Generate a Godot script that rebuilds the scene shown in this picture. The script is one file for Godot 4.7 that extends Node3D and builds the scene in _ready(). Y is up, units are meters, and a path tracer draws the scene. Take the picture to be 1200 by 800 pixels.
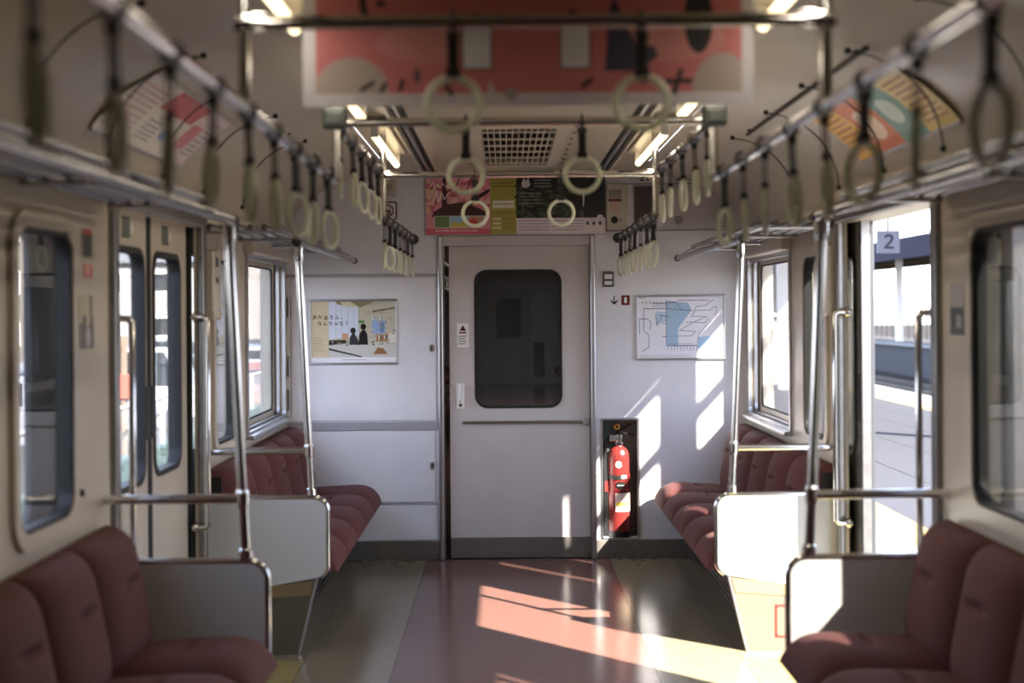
extends Node3D

# ---------------------------------------------------------------- mesh builder
class MB:
	var v := PackedVector3Array()
	var n := PackedVector3Array()
	var uv := PackedVector2Array()
	var ix := PackedInt32Array()
	var xf := Transform3D()

	func vert(p: Vector3, nn: Vector3, t := Vector2.ZERO) -> int:
		v.append(xf * p)
		n.append((xf.basis * nn).normalized())
		uv.append(t)
		return v.size() - 1

	func tri(a: int, b: int, c: int) -> void:
		var g := (v[b] - v[a]).cross(v[c] - v[a])
		if g.dot(n[a] + n[b] + n[c]) > 0.0:
			ix.append_array([a, c, b])
		else:
			ix.append_array([a, b, c])

	func quad(a: Vector3, b: Vector3, c: Vector3, d: Vector3, out: Vector3, uvs := [Vector2(0, 0), Vector2(1, 0), Vector2(1, 1), Vector2(0, 1)]) -> void:
		var nn := (b - a).cross(d - a).normalized()
		if nn.length() < 0.5:
			nn = (c - b).cross(d - b).normalized()
		if nn.dot(out) < 0.0:
			nn = -nn
		var i := vert(a, nn, uvs[0])
		var j := vert(b, nn, uvs[1])
		var k := vert(c, nn, uvs[2])
		var l := vert(d, nn, uvs[3])
		tri(i, j, k)
		tri(i, k, l)

	func box(c: Vector3, s: Vector3) -> void:
		var h := s / 2.0
		for ax in 3:
			for sg in [-1.0, 1.0]:
				var o := Vector3.ZERO
				o[ax] = sg
				var a := Vector3.ZERO
				var b := Vector3.ZERO
				a[(ax + 1) % 3] = h[(ax + 1) % 3]
				b[(ax + 2) % 3] = h[(ax + 2) % 3]
				var m := c + o * h[ax]
				quad(m - a - b, m + a - b, m + a + b, m - a + b, o)

	# box given by two corners
	func bb(p: Vector3, q: Vector3) -> void:
		box((p + q) / 2.0, (q - p).abs())

	# box with rounded edges
	func rbox(c: Vector3, s: Vector3, r: float, seg := 2) -> void:
		var h := s / 2.0
		r = minf(r, minf(h.x, minf(h.y, h.z)) * 0.999)
		for ax in 3:
			var u := (ax + 1) % 3
			var w := (ax + 2) % 3
			var gu := steps(h[u], r, seg)
			var gw := steps(h[w], r, seg)
			for sg in [-1.0, 1.0]:
				var base := v.size()
				for a in gu:
					for b in gw:
						var p := Vector3.ZERO
						p[ax] = sg * h[ax]
						p[u] = a
						p[w] = b
						var q := p.clamp(-(h - Vector3.ONE * r), h - Vector3.ONE * r)
						var nn := (p - q).normalized()
						vert(c + q + nn * r, nn)
				for i in gu.size() - 1:
					for j in gw.size() - 1:
						var k := base + i * gw.size() + j
						tri(k, k + 1, k + gw.size() + 1)
						tri(k, k + gw.size() + 1, k + gw.size())

	func steps(h: float, r: float, seg: int) -> Array:
		var out := []
		for i in seg + 1:
			out.append(-(h - r) - r * tan(PI / 4 * (1.0 - float(i) / seg)))
		for i in seg + 1:
			out.append((h - r) + r * tan(PI / 4 * float(i) / seg))
		return out

	func tube(pts: Array, r: float, sides := 12, closed := false, caps := true) -> void:
		var m := pts.size()
		var t0: Vector3 = (pts[1] - pts[0]).normalized()
		var side := t0.cross(Vector3.UP)
		if side.length() < 0.1:
			side = t0.cross(Vector3.RIGHT)
		side = side.normalized()
		var base := v.size()
		var rows := m + 1 if closed else m
		var first := side
		for i in rows:
			var k := i % m
			var t: Vector3
			if closed:
				t = (pts[(k + 1) % m] - pts[(k - 1 + m) % m]).normalized()
			elif k == 0:
				t = (pts[1] - pts[0]).normalized()
			elif k == m - 1:
				t = (pts[m - 1] - pts[m - 2]).normalized()
			else:
				t = ((pts[k + 1] - pts[k]).normalized() + (pts[k] - pts[k - 1]).normalized()).normalized()
			side = (side - t * side.dot(t)).normalized()
			if closed and i == rows - 1:
				side = first
			if i == 0:
				first = side
			var up := t.cross(side)
			for j in sides + 1:
				var a := TAU * j / sides
				var nn := side * cos(a) + up * sin(a)
				vert(pts[k] + nn * r, nn, Vector2(float(j) / sides, float(i) / rows))
		for i in rows - 1:
			for j in sides:
				var k := base + i * (sides + 1) + j
				tri(k, k + 1, k + sides + 2)
				tri(k, k + sides + 2, k + sides + 1)
		if caps and not closed:
			for e in [0, m - 1]:
				var t: Vector3 = (pts[0] - pts[1]).normalized() if e == 0 else (pts[m - 1] - pts[m - 2]).normalized()
				var c0 := vert(pts[e], t)
				var st := v.size()
				for j in sides:
					vert(xf.affine_inverse() * v[base + e * (sides + 1) + j], t)
				for j in sides:
					tri(c0, st + j, st + (j + 1) % sides)

	func cyl(a: Vector3, b: Vector3, r: float, sides := 16) -> void:
		tube([a, b], r, sides)

	func torus(c: Vector3, a: Vector3, b: Vector3, rad: float, r: float, seg := 28, sides := 10) -> void:
		var pts := []
		for i in seg:
			pts.append(c + (a * cos(TAU * i / seg) + b * sin(TAU * i / seg)) * rad)
		tube(pts, r, sides, true)

	# profile of Vector2(radius, height) turned about the y axis at c
	func lathe(c: Vector3, prof: Array, seg := 24, smooth := false) -> void:
		for i in prof.size() - 1:
			var p: Vector2 = prof[i]
			var q: Vector2 = prof[i + 1]
			var np := norm2(prof, i, smooth, 0)
			var nq := norm2(prof, i, smooth, 1)
			var base := v.size()
			for j in seg + 1:
				var a := TAU * j / seg
				var d := Vector3(cos(a), 0, sin(a))
				vert(c + d * p.x + Vector3.UP * p.y, d * np.x + Vector3.UP * np.y, Vector2(float(j) / seg, 1.0 - p.y))
				vert(c + d * q.x + Vector3.UP * q.y, d * nq.x + Vector3.UP * nq.y, Vector2(float(j) / seg, 1.0 - q.y))
			for j in seg:
				var k := base + j * 2
				if p.x > 0.0:
					tri(k, k + 2, k + 1)
				if q.x > 0.0:
					tri(k + 1, k + 2, k + 3)

	func norm2(prof: Array, i: int, smooth: bool, e: int) -> Vector2:
		var a: Vector2 = prof[i + 1] - prof[i]
		if smooth:
			if e == 0 and i > 0:
				a = a.normalized() + (prof[i] - prof[i - 1]).normalized()
			if e == 1 and i + 2 < prof.size():
				a = a.normalized() + (prof[i + 2] - prof[i + 1]).normalized()
		return Vector2(a.y, -a.x).normalized()

	# flat polygon pushed out from z0 to z1, with an optional hole of as many points
	func plate(o: PackedVector2Array, z0: float, z1: float, hole := PackedVector2Array()) -> void:
		if hole.size():
			var m := o.size()
			for z in [z0, z1]:
				var out := Vector3(0, 0, 1 if z == maxf(z0, z1) else -1)
				for i in m:
					var j := (i + 1) % m
					quad(p3(o[i], z), p3(o[j], z), p3(hole[j], z), p3(hole[i], z), out)
		else:
			var t := Geometry2D.triangulate_polygon(o)
			for z in [z0, z1]:
				var out := Vector3(0, 0, 1 if z == maxf(z0, z1) else -1)
				var b := v.size()
				for p in o:
					vert(p3(p, z), out, p)
				for k in t.size() / 3:
					tri(b + t[k * 3], b + t[k * 3 + 1], b + t[k * 3 + 2])
		rim(o, z0, z1, 1.0)
		if hole.size():
			rim(hole, z0, z1, -1.0)

	func rim(o: PackedVector2Array, z0: float, z1: float, sg: float) -> void:
		var area := 0.0
		var m := o.size()
		for i in m:
			area += o[i].cross(o[(i + 1) % m])
		for i in m:
			var a := o[i]
			var b := o[(i + 1) % m]
			if a.distance_to(b) < 0.00001:
				continue
			var nn := Vector2(b.y - a.y, a.x - b.x) * signf(area) * sg
			quad(p3(a, z0), p3(b, z0), p3(b, z1), p3(a, z1), Vector3(nn.x, nn.y, 0))

	func p3(p: Vector2, z: float) -> Vector3:
		return Vector3(p.x, p.y, z)

	# smooth sheet over rows of points
	func grid(rows: Array, out: Vector3) -> void:
		var nr := rows.size()
		var nc: int = rows[0].size()
		var base := v.size()
		for i in nr:
			for j in nc:
				var du: Vector3 = rows[mini(i + 1, nr - 1)][j] - rows[maxi(i - 1, 0)][j]
				var dv: Vector3 = rows[i][mini(j + 1, nc - 1)] - rows[i][maxi(j - 1, 0)]
				var nn := du.cross(dv).normalized()
				if nn.dot(out) < 0.0:
					nn = -nn
				if nn.length() < 0.5:
					nn = out
				vert(rows[i][j], nn, Vector2(float(i) / (nr - 1), float(j) / (nc - 1)))
		for i in nr - 1:
			for j in nc - 1:
				var k := base + i * nc + j
				tri(k, k + 1, k + nc + 1)
				tri(k, k + nc + 1, k + nc)

	# upholstered cushion: x across, y along, z up; a short tuck across the middle
	func cushion(w: float, l: float, t: float, tuck: float) -> void:
		var rows := []
		var nu := 30
		var nv := 44
		for i in nu + 1:
			var u := sin((float(i) / nu - 0.5) * PI) * 0.35 + (float(i) / nu * 2.0 - 1.0) * 0.65
			var row := []
			for j in nv + 1:
				var q := sin((float(j) / nv - 0.5) * PI) * 0.5 + (float(j) / nv * 2.0 - 1.0) * 0.5
				var e := pow(maxf(0.0, 1.0 - pow(absf(u), 6.0)), 0.5) * pow(maxf(0.0, 1.0 - pow(absf(q), 5.0)), 0.45)
				var z := t * e
				z += 0.03 * e * (1.0 - u * u)
				var half := u / 0.3
				z -= 0.036 * e * exp(-pow((q - tuck) / 0.04, 2.0)) * exp(-pow(half, 4.0))
				row.append(Vector3(u * w / 2.0, (q + 1.0) * l / 2.0, z))
			rows.append(row)
		grid(rows, Vector3(0, 0, 1))
		quad(Vector3(-w / 2, 0, 0), Vector3(w / 2, 0, 0), Vector3(w / 2, l, 0), Vector3(-w / 2, l, 0), Vector3(0, 0, -1))

	func mesh() -> ArrayMesh:
		var arr := []
		arr.resize(Mesh.ARRAY_MAX)
		arr[Mesh.ARRAY_VERTEX] = v
		arr[Mesh.ARRAY_NORMAL] = n
		arr[Mesh.ARRAY_TEX_UV] = uv
		arr[Mesh.ARRAY_INDEX] = ix
		var am := ArrayMesh.new()
		am.add_surface_from_arrays(Mesh.PRIMITIVE_TRIANGLES, arr)
		return am

# ---------------------------------------------------------------- flat print
class Print:
	var im: Image
	var w: int
	var h: int
	func _init(ww: int, hh: int, c: Color) -> void:
		w = ww
		h = hh
		im = Image.create(w, h, false, Image.FORMAT_RGB8)
		im.fill(c)
	func rect(x: float, y: float, ww: float, hh: float, c: Color) -> void:
		im.fill_rect(Rect2i(int(x), int(y), maxi(1, int(ww)), maxi(1, int(hh))).intersection(Rect2i(0, 0, w, h)), c)
	func disc(cx: float, cy: float, rx: float, ry: float, c: Color) -> void:
		for y in range(maxi(0, int(cy - ry)), mini(h, int(cy + ry) + 1)):
			var s := 1.0 - pow((y - cy) / ry, 2.0)
			if s > 0.0:
				var d := rx * sqrt(s)
				rect(cx - d, y, 2 * d, 1, c)
	func poly(pts: PackedVector2Array, c: Color) -> void:
		var lo := 1e9
		var hi := -1e9
		for p in pts:
			lo = minf(lo, p.y)
			hi = maxf(hi, p.y)
		for y in range(maxi(0, int(lo)), mini(h, int(hi) + 1)):
			var xs := []
			for i in pts.size():
				var a := pts[i]
				var b := pts[(i + 1) % pts.size()]
				if (a.y <= y) != (b.y <= y):
					xs.append(a.x + (y - a.y) / (b.y - a.y) * (b.x - a.x))
			xs.sort()
			for i in xs.size() / 2:
				rect(xs[i * 2], y, xs[i * 2 + 1] - xs[i * 2], 1, c)
	func line(pts: Array, t: float, c: Color) -> void:
		for i in pts.size() - 1:
			var a: Vector2 = pts[i]
			var b: Vector2 = pts[i + 1]
			var m := maxi(1, int(a.distance_to(b)))
			for k in m + 1:
				var p := a.lerp(b, float(k) / m)
				if t <= 2.0:
					rect(p.x, p.y, t, t, c)
				else:
					disc(p.x, p.y, t / 2, t / 2, c)
	# strokes given on a 10 by 10 grid
	func glyph(strokes: Array, x: float, y: float, s: float, t: float, c: Color) -> void:
		for st in strokes:
			var pts := []
			for k in st.size() / 2:
				pts.append(Vector2(x + st[k * 2] * s / 10.0, y + st[k * 2 + 1] * s / 10.0))
			line(pts, t, c)
	func texture() -> ImageTexture:
		return ImageTexture.create_from_image(im)

func rrect(x0: float, y0: float, x1: float, y1: float, r: float, seg := 6) -> PackedVector2Array:
	var o := PackedVector2Array()
	var cs := [Vector2(x1 - r, y1 - r), Vector2(x0 + r, y1 - r), Vector2(x0 + r, y0 + r), Vector2(x1 - r, y0 + r)]
	for k in 4:
		for i in seg + 1:
			var a := PI / 2 * (k + float(i) / seg)
			o.append(cs[k] + Vector2(cos(a), sin(a)) * r)
	return o

# outer rectangle whose points pair with those of a rounded hole
func orect(x0: float, y0: float, x1: float, y1: float, seg := 6) -> PackedVector2Array:
	return rrect(x0, y0, x1, y1, 0.0, seg)

# ---------------------------------------------------------------- scene helpers
var used := {}
func numbered(called: String) -> String:
	used[called] = used.get(called, -1) + 1
	return called if used[called] == 0 else "%s_%03d" % [called, used[called]]

func thing(called: String, label: String, category: String, at := Vector3.ZERO, group := "") -> Node3D:
	var o := Node3D.new()
	o.name = numbered(called)
	add_child(o)
	o.position = at
	o.set_meta("label", label)
	o.set_meta("category", category)
	if group:
		o.set_meta("group", group)
	return o

func structure(called: String, at := Vector3.ZERO, label := "") -> Node3D:
	var o := Node3D.new()
	o.name = numbered(called)
	add_child(o)
	o.position = at
	o.set_meta("kind", "structure")
	if label:
		o.set_meta("label", label)
	return o

func part(b: MB, called: String, m: Material, parent: Node3D, at := Vector3.ZERO) -> MeshInstance3D:
	return inst(b.mesh(), called, m, parent, at)

func inst(me: Mesh, called: String, m: Material, parent: Node3D, at := Vector3.ZERO) -> MeshInstance3D:
	var o := MeshInstance3D.new()
	o.mesh = me
	o.material_override = m
	o.name = called
	parent.add_child(o, true)
	o.position = at
	return o

func mb(xf := Transform3D()) -> MB:
	var b := MB.new()
	b.xf = xf
	return b

func mat(c: Color, rough := 0.5, metal := 0.0) -> StandardMaterial3D:
	var m := StandardMaterial3D.new()
	m.albedo_color = c
	m.roughness = rough
	m.metallic = metal
	return m

# gives a material fine grain and blotches over the world, in tones round white
func grain(m: StandardMaterial3D, freq: float, lo: float, scale: float, bump := 0.0, sd := 1) -> StandardMaterial3D:
	var nz := FastNoiseLite.new()
	nz.seed = sd
	nz.noise_type = FastNoiseLite.TYPE_SIMPLEX_SMOOTH
	nz.frequency = freq
	nz.fractal_octaves = 5
	var t := NoiseTexture2D.new()
	t.width = 512
	t.height = 512
	t.seamless = true
	t.noise = nz
	var g := Gradient.new()
	g.set_color(0, Color(lo, lo, lo))
	g.set_color(1, Color(1, 1, 1))
	t.color_ramp = g
	m.albedo_texture = t
	m.uv1_triplanar = true
	m.uv1_world_triplanar = true
	m.uv1_scale = Vector3.ONE * scale
	if bump != 0.0:
		m.heightmap_enabled = true
		m.heightmap_texture = t
		m.heightmap_scale = bump
	return m

func printed(p: Print, rough := 0.45) -> StandardMaterial3D:
	var m := mat(Color.WHITE, rough)
	m.albedo_texture = p.texture()
	return m

func glass(alpha := 0.08, c := Color(0.85, 0.92, 0.9)) -> StandardMaterial3D:
	var m := mat(Color(c.r, c.g, c.b, alpha), 0.02)
	m.transparency = BaseMaterial3D.TRANSPARENCY_ALPHA
	return m

const H := 1.36      # half width of the saloon
const D := 8.59      # distance from the camera to the end wall
var M := {}

# wall of side s: x is distance down the car, y is up, z goes outward through the wall
func side(s: float) -> Transform3D:
	return Transform3D(Basis(Vector3(0, 0, -1), Vector3(0, 1, 0), Vector3(s, 0, 0)), Vector3(s * H, 0, 0))

func end_xf() -> Transform3D:
	return Transform3D(Basis(Vector3(1, 0, 0), Vector3(0, 1, 0), Vector3(0, 0, -1)), Vector3(0, 0, -D))

func arc(c: Vector3, a: Vector3, b: Vector3, r: float, t0: float, t1: float, m := 8) -> Array:
	var out := []
	for i in m + 1:
		var t := lerpf(t0, t1, float(i) / m)
		out.append(c + (a * cos(t) + b * sin(t)) * r)
	return out

const ORD := ["first", "second", "third", "fourth", "fifth", "sixth", "seventh", "eighth", "ninth", "tenth"]
func sname(s: float) -> String:
	return "left" if s < 0 else "right"

func _ready() -> void:
	# ---- camera: level, lens shifted, a touch of roll; focused near the end wall
	var att := CameraAttributesPhysical.new()
	att.frustum_near = 0.05
	att.frustum_far = 4000.0
	att.frustum_focal_length = 50.0
	att.frustum_focus_distance = 9.8
	att.exposure_aperture = 2.0
	var cam := Camera3D.new()
	cam.name = "camera"
	add_child(cam)
	cam.attributes = att
	cam.keep_aspect = Camera3D.KEEP_HEIGHT
	var nr := 0.05
	cam.set_frustum(800.0 / 1700.0 * nr, Vector2(8.0, -37.0) / 1700.0 * nr, nr, 4000.0)
	cam.position = Vector3(-0.066, 1.475, 0)
	cam.rotation = Vector3(0, 0, -0.0075)
	cam.current = true

	# ---- sky, sun, exposure
	var sky := ProceduralSkyMaterial.new()
	sky.sky_top_color = Color(0.7, 0.79, 0.95)
	sky.sky_horizon_color = Color(0.97, 0.97, 1.0)
	sky.ground_bottom_color = Color(0.62, 0.6, 0.58)
	sky.ground_horizon_color = Color(0.8, 0.8, 0.8)
	sky.sky_energy_multiplier = 1.0
	var env := Environment.new()
	env.background_mode = Environment.BG_SKY
	env.sky = Sky.new()
	env.sky.sky_material = sky
	env.background_energy_multiplier = 3.5
	env.tonemap_mode = Environment.TONE_MAPPER_LINEAR
	env.tonemap_exposure = 2.0
	env.sdfgi_enabled = true
	env.ssao_enabled = true
	env.ssil_enabled = true
	var we := WorldEnvironment.new()
	we.name = "world_environment"
	we.environment = env
	add_child(we)
	var sun := DirectionalLight3D.new()
	sun.name = "sun"
	add_child(sun)
	sun.look_at_from_position(Vector3.ZERO, Vector3(-1.0, -1.08, -1.12), Vector3.UP)
	sun.light_energy = 7.6
	sun.light_color = Color(1.0, 0.97, 0.92)
	sun.light_angular_distance = 0.6
	sun.sky_mode = DirectionalLight3D.SKY_MODE_LIGHT_ONLY
	sun.shadow_enabled = true

	materials()
	build_floor()
	build_ceiling()
	for s in [-1.0, 1.0]:
		build_side(s)
	build_end()
	build_next_car()
	for s in [-1.0, 1.0]:
		bench(s, 6.24, 8.57, 5, true)
		bench(s, 0.86, 4.66, 8, false)
		rails(s)
		racks(s)
		poles(s)
	crossbars()
	lamps()
	vents()
	posters()
	end_fittings()
	extinguisher()
	side_fittings()
	outside_left()
	outside_right()

func materials() -> void:
	M.white = grain(mat(Color(0.89, 0.885, 0.9), 0.3), 0.01, 0.965, 0.6)
	M.cream = grain(mat(Color(0.79, 0.75, 0.685), 0.32), 0.01, 0.96, 0.6, 0.0, 3)
	M.ceiling = grain(mat(Color(0.73, 0.685, 0.61), 0.28), 0.012, 0.96, 0.5, 0.0, 4)
	M.doorgrey = grain(mat(Color(0.78, 0.755, 0.745), 0.33), 0.01, 0.965, 0.6, 0.0, 5)
	M.alu = mat(Color(0.74, 0.74, 0.75), 0.32, 1.0)
	M.chrome = mat(Color(0.86, 0.86, 0.86), 0.14, 1.0)
	M.steel = grain(mat(Color(0.62, 0.61, 0.6), 0.3, 1.0), 0.03, 0.88, 1.0, 0.0, 6)
	M.kick = grain(mat(Color(0.5, 0.475, 0.45), 0.35, 0.4), 0.03, 0.9, 1.0, 0.0, 7)
	M.dark = mat(Color(0.09, 0.085, 0.08), 0.55)
	M.rubber = mat(Color(0.045, 0.043, 0.042), 0.6)
	M.black = mat(Color(0.02, 0.02, 0.022), 0.5)
	M.seat = grain(mat(Color(0.375, 0.192, 0.174), 0.85), 0.12, 0.84, 3.0, 0.05, 8)
	M.seat.rim_enabled = true
	M.seat.rim = 0.1
	M.seat.rim_tint = 0.6
	M.panel = mat(Color(0.76, 0.76, 0.745), 0.4)
	M.floor_red = grain(mat(Color(0.43, 0.31, 0.275), 0.17), 0.02, 0.93, 1.2, 0.0, 9)
	M.floor_tan = grain(mat(Color(0.53, 0.485, 0.4), 0.17), 0.02, 0.93, 1.2, 0.0, 10)
	M.floor_red.metallic_specular = 0.38
	M.floor_tan.metallic_specular = 0.38
	M.yellow = grain(mat(Color(0.62, 0.56, 0.36), 0.35), 0.02, 0.86, 1.2, 0.0, 11)
	M.glass = glass(0.015)
	M.glass_tint = glass(0.35, Color(0.2, 0.24, 0.23))
	M.belt = mat(Color(0.11, 0.095, 0.085), 0.55)
	M.ring = mat(Color(0.9, 0.9, 0.84), 0.35)
	M.ring.backlight_enabled = true
	M.ring.backlight = Color(0.75, 0.77, 0.68)
	M.clip = mat(Color(0.3, 0.29, 0.28), 0.35, 0.8)
	M.plastic = mat(Color(0.27, 0.29, 0.28), 0.5)
	M.red = mat(Color(0.42, 0.145, 0.135), 0.25)
	M.paper = mat(Color(0.9, 0.89, 0.87), 0.6)
	M.brass = mat(Color(0.85, 0.66, 0.28), 0.25, 1.0)
	M.ink = mat(Color(0.08, 0.08, 0.08), 0.6)
	M.ochre = mat(Color(0.5, 0.43, 0.3), 0.5)
	M.blind = mat(Color(0.6, 0.55, 0.47), 0.8)
	M.lining = mat(Color(0.16, 0.17, 0.2), 0.6)
	M.strip = mat(Color(0.66, 0.65, 0.67), 0.4, 0.2)
	M.plate = mat(Color(0.36, 0.33, 0.28), 0.5)
	M.rack = mat(Color(0.5, 0.5, 0.52), 0.2, 1.0)
	M.platform = grain(mat(Color(0.27, 0.27, 0.29), 0.9), 0.08, 0.82, 0.5, 0.0, 21)
	M.teal = grain(mat(Color(0.27, 0.34, 0.34), 0.85), 0.05, 0.85, 0.5, 0.0, 22)
	M.duct = grain(mat(Color(0.36, 0.36, 0.37), 0.6), 0.05, 0.8, 1.0, 0.0, 23)
	M.mat = mat(Color(0.2, 0.19, 0.19), 0.9)
	M.mat.metallic_specular = 0.2
	M.brown = mat(Color(0.3, 0.26, 0.25), 0.5)
	M.tube = mat(Color(0.95, 0.93, 0.88), 0.4)
	M.tube.emission_enabled = true
	M.tube.emission = Color(1.0, 0.91, 0.73)
	M.tube.emission_energy_multiplier = 1.6
	M.notice = printed(tiny_print(c8(60, 66, 62), c8(150, 156, 150), 80), 0.5)
	M.carglass = mat(Color(0.12, 0.14, 0.16), 0.1)
	M.roof = mat(Color(0.35, 0.37, 0.4), 0.7)
	M.bark = mat(Color(0.36, 0.29, 0.23), 0.9)
	M.rust = mat(Color(0.55, 0.25, 0.16), 0.7)
	M.leaf = mat(Color(0.46, 0.47, 0.37), 0.7)
	M.leaf.backlight_enabled = true
	M.leaf.backlight = Color(0.2, 0.28, 0.1)
	M.asphalt = grain(mat(Color(0.2, 0.21, 0.235), 0.9), 0.08, 0.8, 0.5, 0.0, 14)
	M.concrete = grain(mat(Color(0.55, 0.55, 0.54), 0.85), 0.05, 0.85, 0.5, 0.0, 15)
	M.dark_concrete = grain(mat(Color(0.34, 0.34, 0.35), 0.9), 0.05, 0.7, 0.4, 0.0, 16)
	M.ballast = grain(mat(Color(0.24, 0.22, 0.21), 0.95), 0.2, 0.6, 0.7, 0.0, 17)
	M.tactile = grain(mat(Color(0.52, 0.45, 0.26), 0.7), 0.05, 0.88, 1.0, 0.0, 18)
	M.fence = mat(Color(0.6, 0.61, 0.62), 0.5)
	M.blue = mat(Color(0.06, 0.075, 0.16), 0.6)
	M.canopy = mat(Color(0.28, 0.24, 0.19), 0.7)
	M.signwhite = mat(Color(0.46, 0.48, 0.54), 0.5)
	for k in ["asphalt", "platform", "concrete", "dark_concrete", "ballast", "blue", "canopy", "teal", "signwhite"]:
		M[k].metallic_specular = 0.15
	M.navy = mat(Color(0.1, 0.12, 0.2), 0.5)

# ---------------------------------------------------------------- floor and ceiling
func build_floor() -> void:
	var f := structure("floor", Vector3.ZERO, "glossy floor with red-brown centre strip between tan strips")
	var b := mb()
	b.bb(Vector3(-0.538, -0.06, 4.0), Vector3(0.538, 0, -D))
	part(b, "centre_strip", M.floor_red, f)
	for s in [-1.0, 1.0]:
		b = mb()
		b.bb(Vector3(s * 0.54, -0.06, 4.0), Vector3(s * 0.925, 0, -D))
		part(b, "aisle_strip", M.floor_tan, f)
		for r in [[-4.0, 4.8], [6.13, D]]:
			b = mb()
			b.bb(Vector3(s * 0.927, -0.06, -r[0]), Vector3(s * 1.5, 0, -r[1]))
			part(b, "edge_strip", M.floor_tan, f)
		b = mb()
		b.bb(Vector3(s * 0.927, -0.06, -4.802), Vector3(s * 1.345, 0, -6.128))
		part(b, "doorway_pad", M.yellow, f)
		b = mb()
		b.bb(Vector3(s * 1.347, -0.06, -4.802), Vector3(s * 1.5, 0.004, -6.128))
		for k in 5:
			b.box(Vector3(s * (1.375 + 0.022 * k), 0.006, -5.465), Vector3(0.008, 0.006, 1.3))
		part(b, "threshold", M.steel, f)
	b = mb()
	b.bb(Vector3(-1.5, -0.25, 4.0), Vector3(1.5, -0.062, -D - 0.1))
	part(b, "underfloor", M.dark, f)
	b = mb()
	b.bb(Vector3(-0.46, -0.06, -D - 0.001), Vector3(0.46, -0.002, -D - 0.1))
	part(b, "gangway_sill", M.mat, f)

func ceiling_profile() -> Array:
	return [Vector2(1.36, 1.84), Vector2(1.358, 1.93), Vector2(1.335, 2.0), Vector2(1.285, 2.075), Vector2(1.2, 2.15), Vector2(1.09, 2.21), Vector2(0.96, 2.252), Vector2(0.84, 2.27), Vector2(0.72, 2.276)]

func build_ceiling() -> void:
	var c := structure("ceiling", Vector3.ZERO, "cream panelled ceiling curving down into both side walls")
	var cuts := [-4.0, -1.2, 0.8, 2.75, 4.35, 6.0, 8.05, D]
	var prof := ceiling_profile()
	for k in cuts.size() - 1:
		var z0: float = -cuts[k] - 0.002
		var z1: float = -cuts[k + 1] + 0.002
		for s in [-1.0, 1.0]:
			var b := mb()
			var inner := []
			var outer := []
			for p in prof:
				inner.append([Vector3(s * p.x, p.y, z0), Vector3(s * p.x, p.y, z1)])
				outer.append([Vector3(s * (p.x + 0.03), p.y + 0.03, z0), Vector3(s * (p.x + 0.03), p.y + 0.03, z1)])
			b.grid(inner, Vector3(-s, -1, 0))
			b.grid(outer, Vector3(s, 1, 0))
			for z in [0, 1]:
				for i in prof.size() - 1:
					b.quad(inner[i][z], inner[i + 1][z], outer[i + 1][z], outer[i][z], Vector3(0, 0, 1 - 2 * z))
			part(b, "shoulder_panel", M.ceiling, c)
			b = mb()
			b.bb(Vector3(s * 0.718, 2.276, z0), Vector3(s * 0.535, 2.3, z1))
			part(b, "lamp_panel", M.ceiling, c)
		var b2 := mb()
		if cuts[k] == 6.0:
			# opening for the air grille, with the sheet metal duct above it
			b2.xf = Transform3D(Basis(Vector3(1, 0, 0), Vector3(0, 0, -1), Vector3(0, 1, 0)), Vector3.ZERO)
			b2.plate(orect(-0.455, 6.002, 0.455, 8.048, 2), 2.262, 2.3, rrect(-0.165, 6.22, 0.165, 7.8, 0.01, 2))
			var du := mb()
			du.bb(Vector3(-0.19, 2.56, -6.2), Vector3(0.19, 2.57, -7.82))
			for s in [-1.0, 1.0]:
				du.bb(Vector3(s * 0.17, 2.3, -6.2), Vector3(s * 0.19, 2.56, -7.82))
			du.bb(Vector3(-0.19, 2.3, -6.19), Vector3(0.19, 2.56, -6.21))
			du.bb(Vector3(-0.19, 2.3, -7.81), Vector3(0.19, 2.56, -7.83))
			part(du, "air_duct", M.duct, c)
		else:
			b2.bb(Vector3(-0.455, 2.262, z0), Vector3(0.455, 2.3, z1))
		part(b2, "centre_panel", M.ceiling, c)
	for s in [-1.0, 1.0]:
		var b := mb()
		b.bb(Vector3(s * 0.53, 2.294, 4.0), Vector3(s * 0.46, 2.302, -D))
		part(b, "slot_shade", M.black, c)  # black sheet stands in for the dark inside the slot
		b = mb()
		b.bb(Vector3(s * 0.501, 2.266, 4.0), Vector3(s * 0.489, 2.296, -D))
		part(b, "slot_vane", M.alu, c)
		b = mb()
		b.bb(Vector3(s * 0.542, 2.262, 4.0), Vector3(s * 0.53, 2.3, -D))
		part(b, "slot_lip", M.cream, c)
	var r := mb()
	r.bb(Vector3(-1.5, 2.6, 4.1), Vector3(1.5, 2.68, -D - 0.1))
	part(r, "roof", M.steel, c)
	for s in [-1.0, 1.0]:
		r = mb()
		r.bb(Vector3(s * 1.42, 1.9, 4.1), Vector3(s * 1.5, 2.62, -D - 0.1))
		part(r, "roof_edge", M.steel, c)

# ---------------------------------------------------------------- side walls with their windows and doors
var wcount := 0
func window_label(called: String, label: String) -> Node3D:
	wcount += 1
	return structure("%s_%d" % [called, wcount], Vector3.ZERO, label)

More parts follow.
